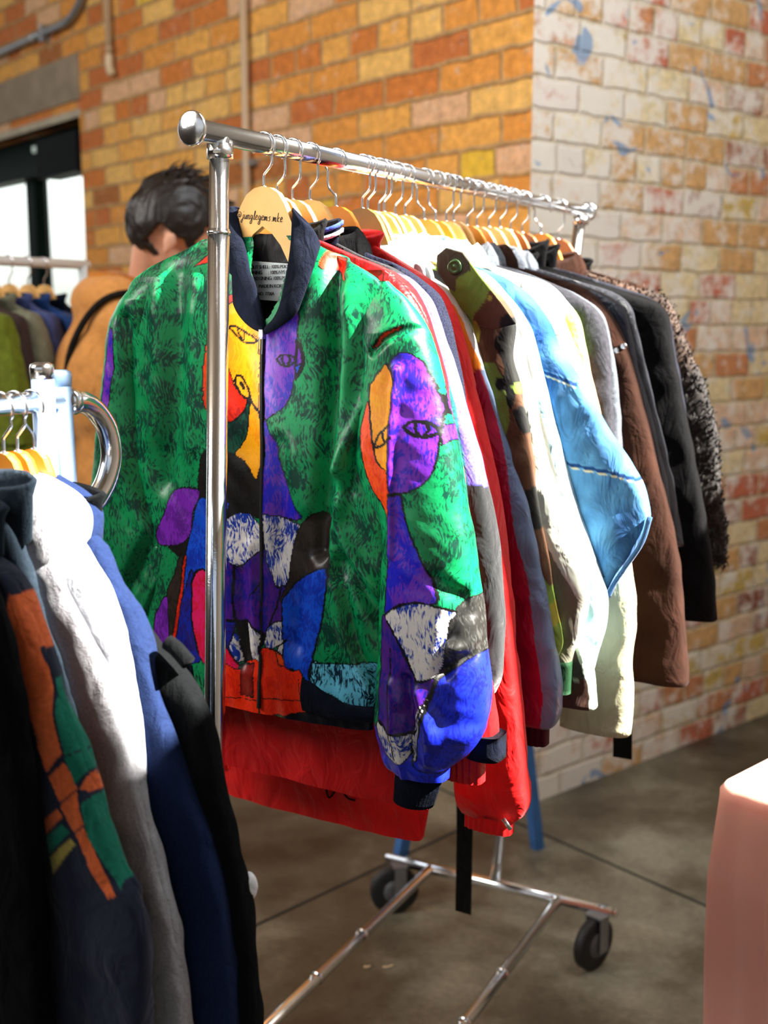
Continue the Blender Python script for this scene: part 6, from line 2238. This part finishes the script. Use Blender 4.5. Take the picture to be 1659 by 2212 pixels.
rings = []
for g_ in (-.30, -.2, -.1, -.03, -.008): rings.append((rrect(g_, .03), np.full(NP, TZ + .003)))
rings.append((rrect(.002, .03), np.full(NP, TZ + .0005)))
rings.append((rrect(.009, .032), np.full(NP, TZ - .010)))
NV = 70
th_ = np.arange(NP) / NP
for k in range(1, NV):
    t = k / (NV - 1)
    z_ = TZ - .010 - t * (TZ - .045)
    base = rrect(.009 + .010 * min(1, t * 5), .034 + .02 * t)
    d_ = base / np.linalg.norm(base, axis=1)[:, None]
    # folds deepen on the way down, strongest at the corners
    dcor = np.minimum(np.abs(np.abs(base[:, 0]) - TW / 2), 9) + np.minimum(np.abs(np.abs(base[:, 1]) - TL / 2), 9)
    amp_ = (.002 + .0085 * min(1, t * 2.5)) * (.6 + .6 * np.exp(-dcor / .18))
    w_ = np.sin(th_ * 2 * math.pi * 62 + 2.5 * np.sin(th_ * 2 * math.pi * 7)) * .6 + vnoise(th_ * 110, t * 1.2, 3.3) * .9
    base = base + d_ * (amp_ * (w_ - .25))[:, None]
    rings.append((base, np.full(NP, z_)))
V = np.vstack([cc * [1, 1, 0] + r[:, 0:1] * e1 + r[:, 1:2] * e2 + z_[:, None] * UPZ for r, z_ in rings])
F = [(r * NP + k, r * NP + (k + 1) % NP, (r + 1) * NP + (k + 1) % NP, (r + 1) * NP + k) for r in range(len(rings) - 1) for k in range(NP)]
F.append(tuple(range(NP))[::-1])
tag(make('tablecloth', V, F, pk), 'pink linen tablecloth draped to the floor at the right edge', 'tablecloth')

# scraps on the floor
pm = simple('paper_scrap', srgb(.82, .72, .58), .8)
for i_, (x, y, l_, w_, lab_) in enumerate(((793, 2087, .016, .006, 'smaller bright scrap of paper on the concrete, left one'), (838, 2087, .026, .006, 'longer bright scrap of paper on the concrete, right one'))):
    c = at_z(x, y, .003)
    r_ = math.radians(-15 + 20 * i_)
    ax_ = [np.array([math.cos(r_), math.sin(r_), 0]), np.array([-math.sin(r_), math.cos(r_), 0])]
    V = []
    for zz_ in (0.0005, .0022):
        for a_, b2 in ((-1, -1), (-.2, -1.2), (1, -.7), (.9, 1), (0, .8), (-.9, 1)):
            V.append(c * [1, 1, 0] + ax_[0] * a_ * l_ / 2 + ax_[1] * b2 * w_ / 2 + UPZ * (zz_ + (.003 if a_ > .8 else 0)))
    F = [(5, 4, 3, 2, 1, 0), (6, 7, 8, 9, 10, 11)] + [(k, (k + 1) % 6, 6 + (k + 1) % 6, 6 + k) for k in range(6)]
    tag(make('paper_scrap', np.array(V), F, pm, smooth=False), lab_, 'paper')

# ================================================================== PERSON beyond the rack
def ell(c, r, ax=None, n=3):
    bm = bmesh.new(); bmesh.ops.create_icosphere(bm, subdivisions=n, radius=1)
    V = np.array([v.co[:] for v in bm.verts]); F = [[v.index for v in f.verts] for f in bm.faces]; bm.free()
    ax = np.eye(3) if ax is None else np.array(ax)
    return (V * np.array(r)) @ ax + np.array(c), F


def limb(P, R, n=14):
    V, F = tube(P, R, n)
    parts_ = [(V, F), ell(P[0], (R[0],) * 3, n=2), ell(P[-1], (R[-1],) * 3, n=2)]
    for p_, r_ in zip(P[1:-1], R[1:-1]): parts_.append(ell(p_, (r_ * 1.0,) * 3, n=2))
    return parts_


def melt(name, parts_, mat, parent, voxel=.008, smooth_it=6, noise=0, label=None):
    """fuse overlapping volumes into one continuous surface"""
    V, F = join(parts_)
    me = bpy.data.meshes.new('tmp'); me.from_pydata([tuple(v) for v in V], [], F); me.update()
    o = bpy.data.objects.new('tmp', me); COL.objects.link(o)
    r = o.modifiers.new('r', 'REMESH'); r.mode = 'VOXEL'; r.voxel_size = voxel
    s_ = o.modifiers.new('s', 'SMOOTH'); s_.factor = .6; s_.iterations = smooth_it
    dg = bpy.context.evaluated_depsgraph_get()
    m2 = bpy.data.meshes.new_from_object(o.evaluated_get(dg))
    V = np.array([v.co[:] for v in m2.vertices]); F = [list(p.vertices) for p in m2.polygons]
    if noise:
        N_ = np.array([v.normal[:] for v in m2.vertices])
        V = V + N_ * (noise * (vnoise(V[:, 0] * 9, V[:, 1] * 9, V[:, 2] * 5) + .4 * vnoise(V[:, 0] * 30, V[:, 1] * 30, V[:, 2] * 22)))[:, None]
    bpy.data.objects.remove(o); bpy.data.meshes.remove(me); bpy.data.meshes.remove(m2)
    return make(name, V, F, mat, parent, label=label)


SKIN = simple('skin', srgb(.86, .62, .50), .55, 0, .06, 30)
for _l in (SKIN.node_tree.nodes['Principled BSDF'],):
    _l.inputs['Subsurface Weight'].default_value = .15
    _l.inputs['Subsurface Radius'].default_value = (.01, .004, .002)
HAIRM = simple('dark_brown_hair', srgb(.115, .075, .055), .42, 0, .35, 160, .5, 260, spec=.5)
TAN = fabric('tan_wool', (.80, .54, .28), .95, .08, 60, .3, 400, .2)
Fd = np.array([.93, .36, 0]); Fd /= np.linalg.norm(Fd); Rd = np.array([Fd[1], -Fd[0], 0])
HC = at_y(380, 482, 2.92)
Fh = Fd * .80 - UPZ * .60; Uh = Fd * .60 + UPZ * .80
base = np.array([HC[0] - .13, 2.99, 0])
pers = thing('person', base, 'person with short dark hair in a tan coat, bending over behind the bomber jacket', 'person')


def bp_(f, r, z): return base + Fd * f + Rd * r + UPZ * z


hip = bp_(-.02, 0, .94); waist_ = bp_(-.03, 0, 1.10); chest = bp_(-.01, 0, 1.32); ubk = bp_(.0, 0, 1.46); nb_ = bp_(.03, 0, 1.53)
hx = [Fh, Rd, Uh]
bp = [ell(hip, (.12, .165, .13), [Fd, Rd, UPZ]), ell(waist_, (.105, .145, .14), [Fd, Rd, UPZ]), ell(chest, (.125, .175, .17), [Fd, Rd, UPZ]), ell(ubk, (.10, .18, .09), [Fd, Rd, UPZ])]
bp += limb([nb_ - UPZ * .04, HC - Uh * .06 - Fh * .02], [.056, .050])
bp += [ell(HC, (.097, .076, .100), hx), ell(HC - Uh * .055 + Fh * .030, (.070, .058, .070), hx), ell(HC - Uh * .095 + Fh * .060, (.030, .032, .024), hx)]
bp += [ell(HC + Fh * .098 - Uh * .030, (.020, .012, .024), hx, 2), ell(HC + Fh * .090 - Uh * .066, (.014, .026, .008), hx, 2), ell(HC + Fh * .088 - Uh * .078, (.013, .023, .008), hx, 2),
       ell(HC + Fh * .084 + Uh * .010, (.016, .052, .012), hx, 2)]
for sg in (1, -1):
    ear = HC + Rd * sg * .078 + Fh * .004 - Uh * .058
    bp += [ell(ear, (.018, .009, .028), [Fh * .95 + Uh * .3, Rd, Uh * .95 - Fh * .3], 2), ell(ear - Uh * .022 + Fh * .005, (.010, .007, .012), hx, 2)]
    sh = bp_(.0, .175 * sg, 1.45); el = bp_(.10, .23 * sg, 1.19); wr = bp_(.31, .16 * sg, 1.10)
    bp += limb([sh, sh * .5 + el * .5, el], [.056, .047, .040]) + limb([el, el * .5 + wr * .5, wr], [.040, .037, .026])
    hd = (wr - el) / np.linalg.norm(wr - el)
    dn = np.cross(hd, Rd); dn /= np.linalg.norm(dn)
    if dn[2] > 0: dn = -dn
    pc = wr + hd * .052
    sdv = np.cross(hd, dn)
    bp.append(ell(pc, (.047, .040, .015), [hd, sdv, dn], 2))
    for k, (off, ln) in enumerate(((-.030, .062), (-.010, .074), (.011, .070), (.030, .055))):
        a0_ = pc + hd * .036 + sdv * off
        a1_ = a0_ + hd * ln * .5 + dn * .010 + sdv * off * .1
        a2_ = a1_ + hd * ln * .30 + dn * .020
        a3_ = a2_ + hd * ln * .12 + dn * .018
        V, F = tube([a0_, a1_, a2_, a3_], [.0095, .0090, .0082, .0070], 10); bp.append((V, F)); bp.append(ell(a3_, (.007,) * 3, n=2))
    t0_ = pc - hd * .015 - sdv * sg * -.034
    V, F = tube([t0_, t0_ + hd * .028 + sdv * sg * .020 + dn * .010, t0_ + hd * .052 + sdv * sg * .020 + dn * .026], [.0125, .0108, .0085], 10); bp.append((V, F)); bp.append(ell(t0_ + hd * .052 + sdv * sg * .020 + dn * .026, (.0085,) * 3, n=2))
    hj = bp_(-.02, .09 * sg, .90); kn = bp_(.03, .10 * sg, .50); an = bp_(-.01, .11 * sg, .09)
    bp += limb([hj, hj * .5 + kn * .5, kn], [.085, .075, .055]) + limb([kn, kn * .6 + an * .4, an], [.055, .055, .038])
    bp += limb([an - UPZ * .03, an + Fd * .12 - UPZ * .05], [.040, .033])
melt('body', bp, SKIN, pers, .0065, 3)
# eyes
for sg in (1, -1):
    V, F = ell(HC + Fh * .080 - Uh * .008 + Rd * sg * .031, (.013, .014, .009), hx, 2)
    make('eye', V, F, simple('eye_white', (.7, .68, .66), .3) if 'eye_white' not in bpy.data.materials else bpy.data.materials['eye_white'], pers)
# hair
bm = bmesh.new(); bmesh.ops.create_icosphere(bm, subdivisions=6, radius=1)
D = np.array([v.co[:] for v in bm.verts]); Ff = np.array([[v.index for v in f.verts] for f in bm.faces]); bm.free()
df, dr_, du = D[:, 0], D[:, 1], D[:, 2]
edge_ = .05 * vnoise(D[:, 0] * 9, D[:, 1] * 9, D[:, 2] * 9)
rem = ((df + edge_ > .55) & (du < .20 + edge_)) | ((np.abs(dr_) > .5) & (du < -.42 + edge_) & (df > -.30)) | ((df > .1) & (du < -.45 + edge_)) | (du < -.93 + edge_)
fall_ = 1 + .10 * np.clip(-du, 0, 1) * (df < -.2) + .05 * vnoise(D[:, 0] * 3, D[:, 1] * 3, D[:, 2] * 3)
st_ = .018 * vnoise(D[:, 0] * 4 + D[:, 1] * 30, D[:, 2] * 5 + D[:, 1] * 26, 3.0) + .012 * vnoise(D[:, 0] * 9, D[:, 1] * 60, D[:, 2] * 8)
Rr = np.array([.116, .092, .118])
Vo = (D * Rr * (fall_ + st_)[:, None]) @ np.array(hx) + HC + Uh * .010 - Fh * .006
Vi = (D * Rr * .86) @ np.array(hx) + HC + Uh * .010 - Fh * .006
kp = ~rem[Ff].any(1)
fo_ = Ff[kp]
# rim faces between outer and inner shells
ed = {}
for f in fo_:
    for a_, b_ in ((f[0], f[1]), (f[1], f[2]), (f[2], f[0])):
        ed[(a_, b_)] = ed.get((a_, b_), 0) + 1
rim = [(a_, b_) for (a_, b_) in ed if (b_, a_) not in ed]
nV = len(D)
Fh_ = [tuple(f) for f in fo_] + [tuple(nV + f[::-1]) for f in fo_] + [(b_, a_, nV + a_, nV + b_) for a_, b_ in rim]
make('hair', np.vstack([Vo, Vi]), Fh_, HAIRM, pers)
# a few stray locks standing up on the crown
locks = []
rng = np.random.RandomState(3)
for i in range(90):
    d_ = np.array([rng.uniform(-.8, .5), rng.uniform(-.7, .7), rng.uniform(.3, 1)]); d_ /= np.linalg.norm(d_)
    p_ = (d_ * Rr) @ np.array(hx) + HC + Uh * .010 - Fh * .006
    o_ = d_ @ np.array(hx)
    tdir = Fh * rng.uniform(.2, 1) + Rd * rng.uniform(-.6, .6) + o_ * .45
    tdir /= np.linalg.norm(tdir)
    locks.append(tube([p_ - o_ * .003, p_ + tdir * .02 + o_ * .003, p_ + tdir * .042], [.0035, .0026, .0006], 5))
V, F = join(locks)
make('hair_locks', V, F, HAIRM, pers)
# coat
cp = [ell(bp_(-.02, 0, .86), (.160, .205, .22), [Fd, Rd, UPZ]), ell(bp_(-.02, 0, 1.10), (.150, .190, .20), [Fd, Rd, UPZ]), ell(bp_(-.035, 0, 1.33), (.165, .215, .20), [Fd, Rd, UPZ]), ell(bp_(-.02, 0, 1.47), (.125, .215, .085), [Fd, Rd, UPZ]), ell(bp_(-.05, 0, 1.53), (.10, .14, .075), [Fd, Rd, UPZ])]
for sg in (1, -1):
    sh = bp_(-.01, .175 * sg, 1.45); el = bp_(.08, .235 * sg, 1.18); wr = bp_(.27, .17 * sg, 1.11)
    cp += limb([sh, sh * .5 + el * .5, el], [.082, .072, .064]) + limb([el, wr], [.064, .050])
melt('coat', cp, TAN, pers, .010, 8, noise=.006, label='tan wool coat')
# standing coat collar and the dark strap over the near shoulder
P = []
for k in range(25):
    a_ = math.radians(-130 + 260 * k / 24) + math.pi
    P.append(bp_(.0 + .088 * math.cos(a_), .080 * math.sin(a_), 1.570 - .012 * math.cos(a_)))
V, F = tube(P, [.010 + .014 * math.sin(math.pi * k / 24) ** .5 for k in range(25)], 12)
make('coat_collar', V, F, fabric('ochre_collar', (.74, .44, .12), .9, .1, 60), pers)
P = smoothline([bp_(-.185, .06, 1.28), bp_(-.165, .10, 1.42), bp_(-.10, .135, 1.525), bp_(-.01, .145, 1.55), bp_(.08, .14, 1.50), bp_(.135, .12, 1.40)], 6)
V, F = tube(P, .0085, 10)
make('strap', V, F, fabric('dark_strap', (.10, .09, .08), .8), pers, label='dark shoulder strap')
tp = []
for sg in (1, -1):
    hj = bp_(-.02, .09 * sg, .88); kn = bp_(.03, .10 * sg, .50); an = bp_(-.01, .11 * sg, .13)
    tp += limb([hj, hj * .5 + kn * .5, kn], [.105, .092, .078]) + limb([kn, an], [.078, .062])
tp.append(ell(hip, (.135, .18, .13), [Fd, Rd, UPZ]))
melt('trousers', tp, fabric('dark_trousers', (.09, .09, .11), .9), pers, .012, 5, noise=.004)
for sg in (1, -1):
    an = bp_(-.01, .11 * sg, .09)
    melt('shoe', limb([an * [1, 1, 0] + UPZ * .05 - Fd * .04, an * [1, 1, 0] + UPZ * .045 + Fd * .14], [.050, .043]) + [box(an * [1, 1, 0] + Fd * .05 + UPZ * .014, (.27, .09, .026), [Fd, Rd, UPZ])],
         fabric('black_leather', (.05, .045, .04), .4), pers, .008, 3)
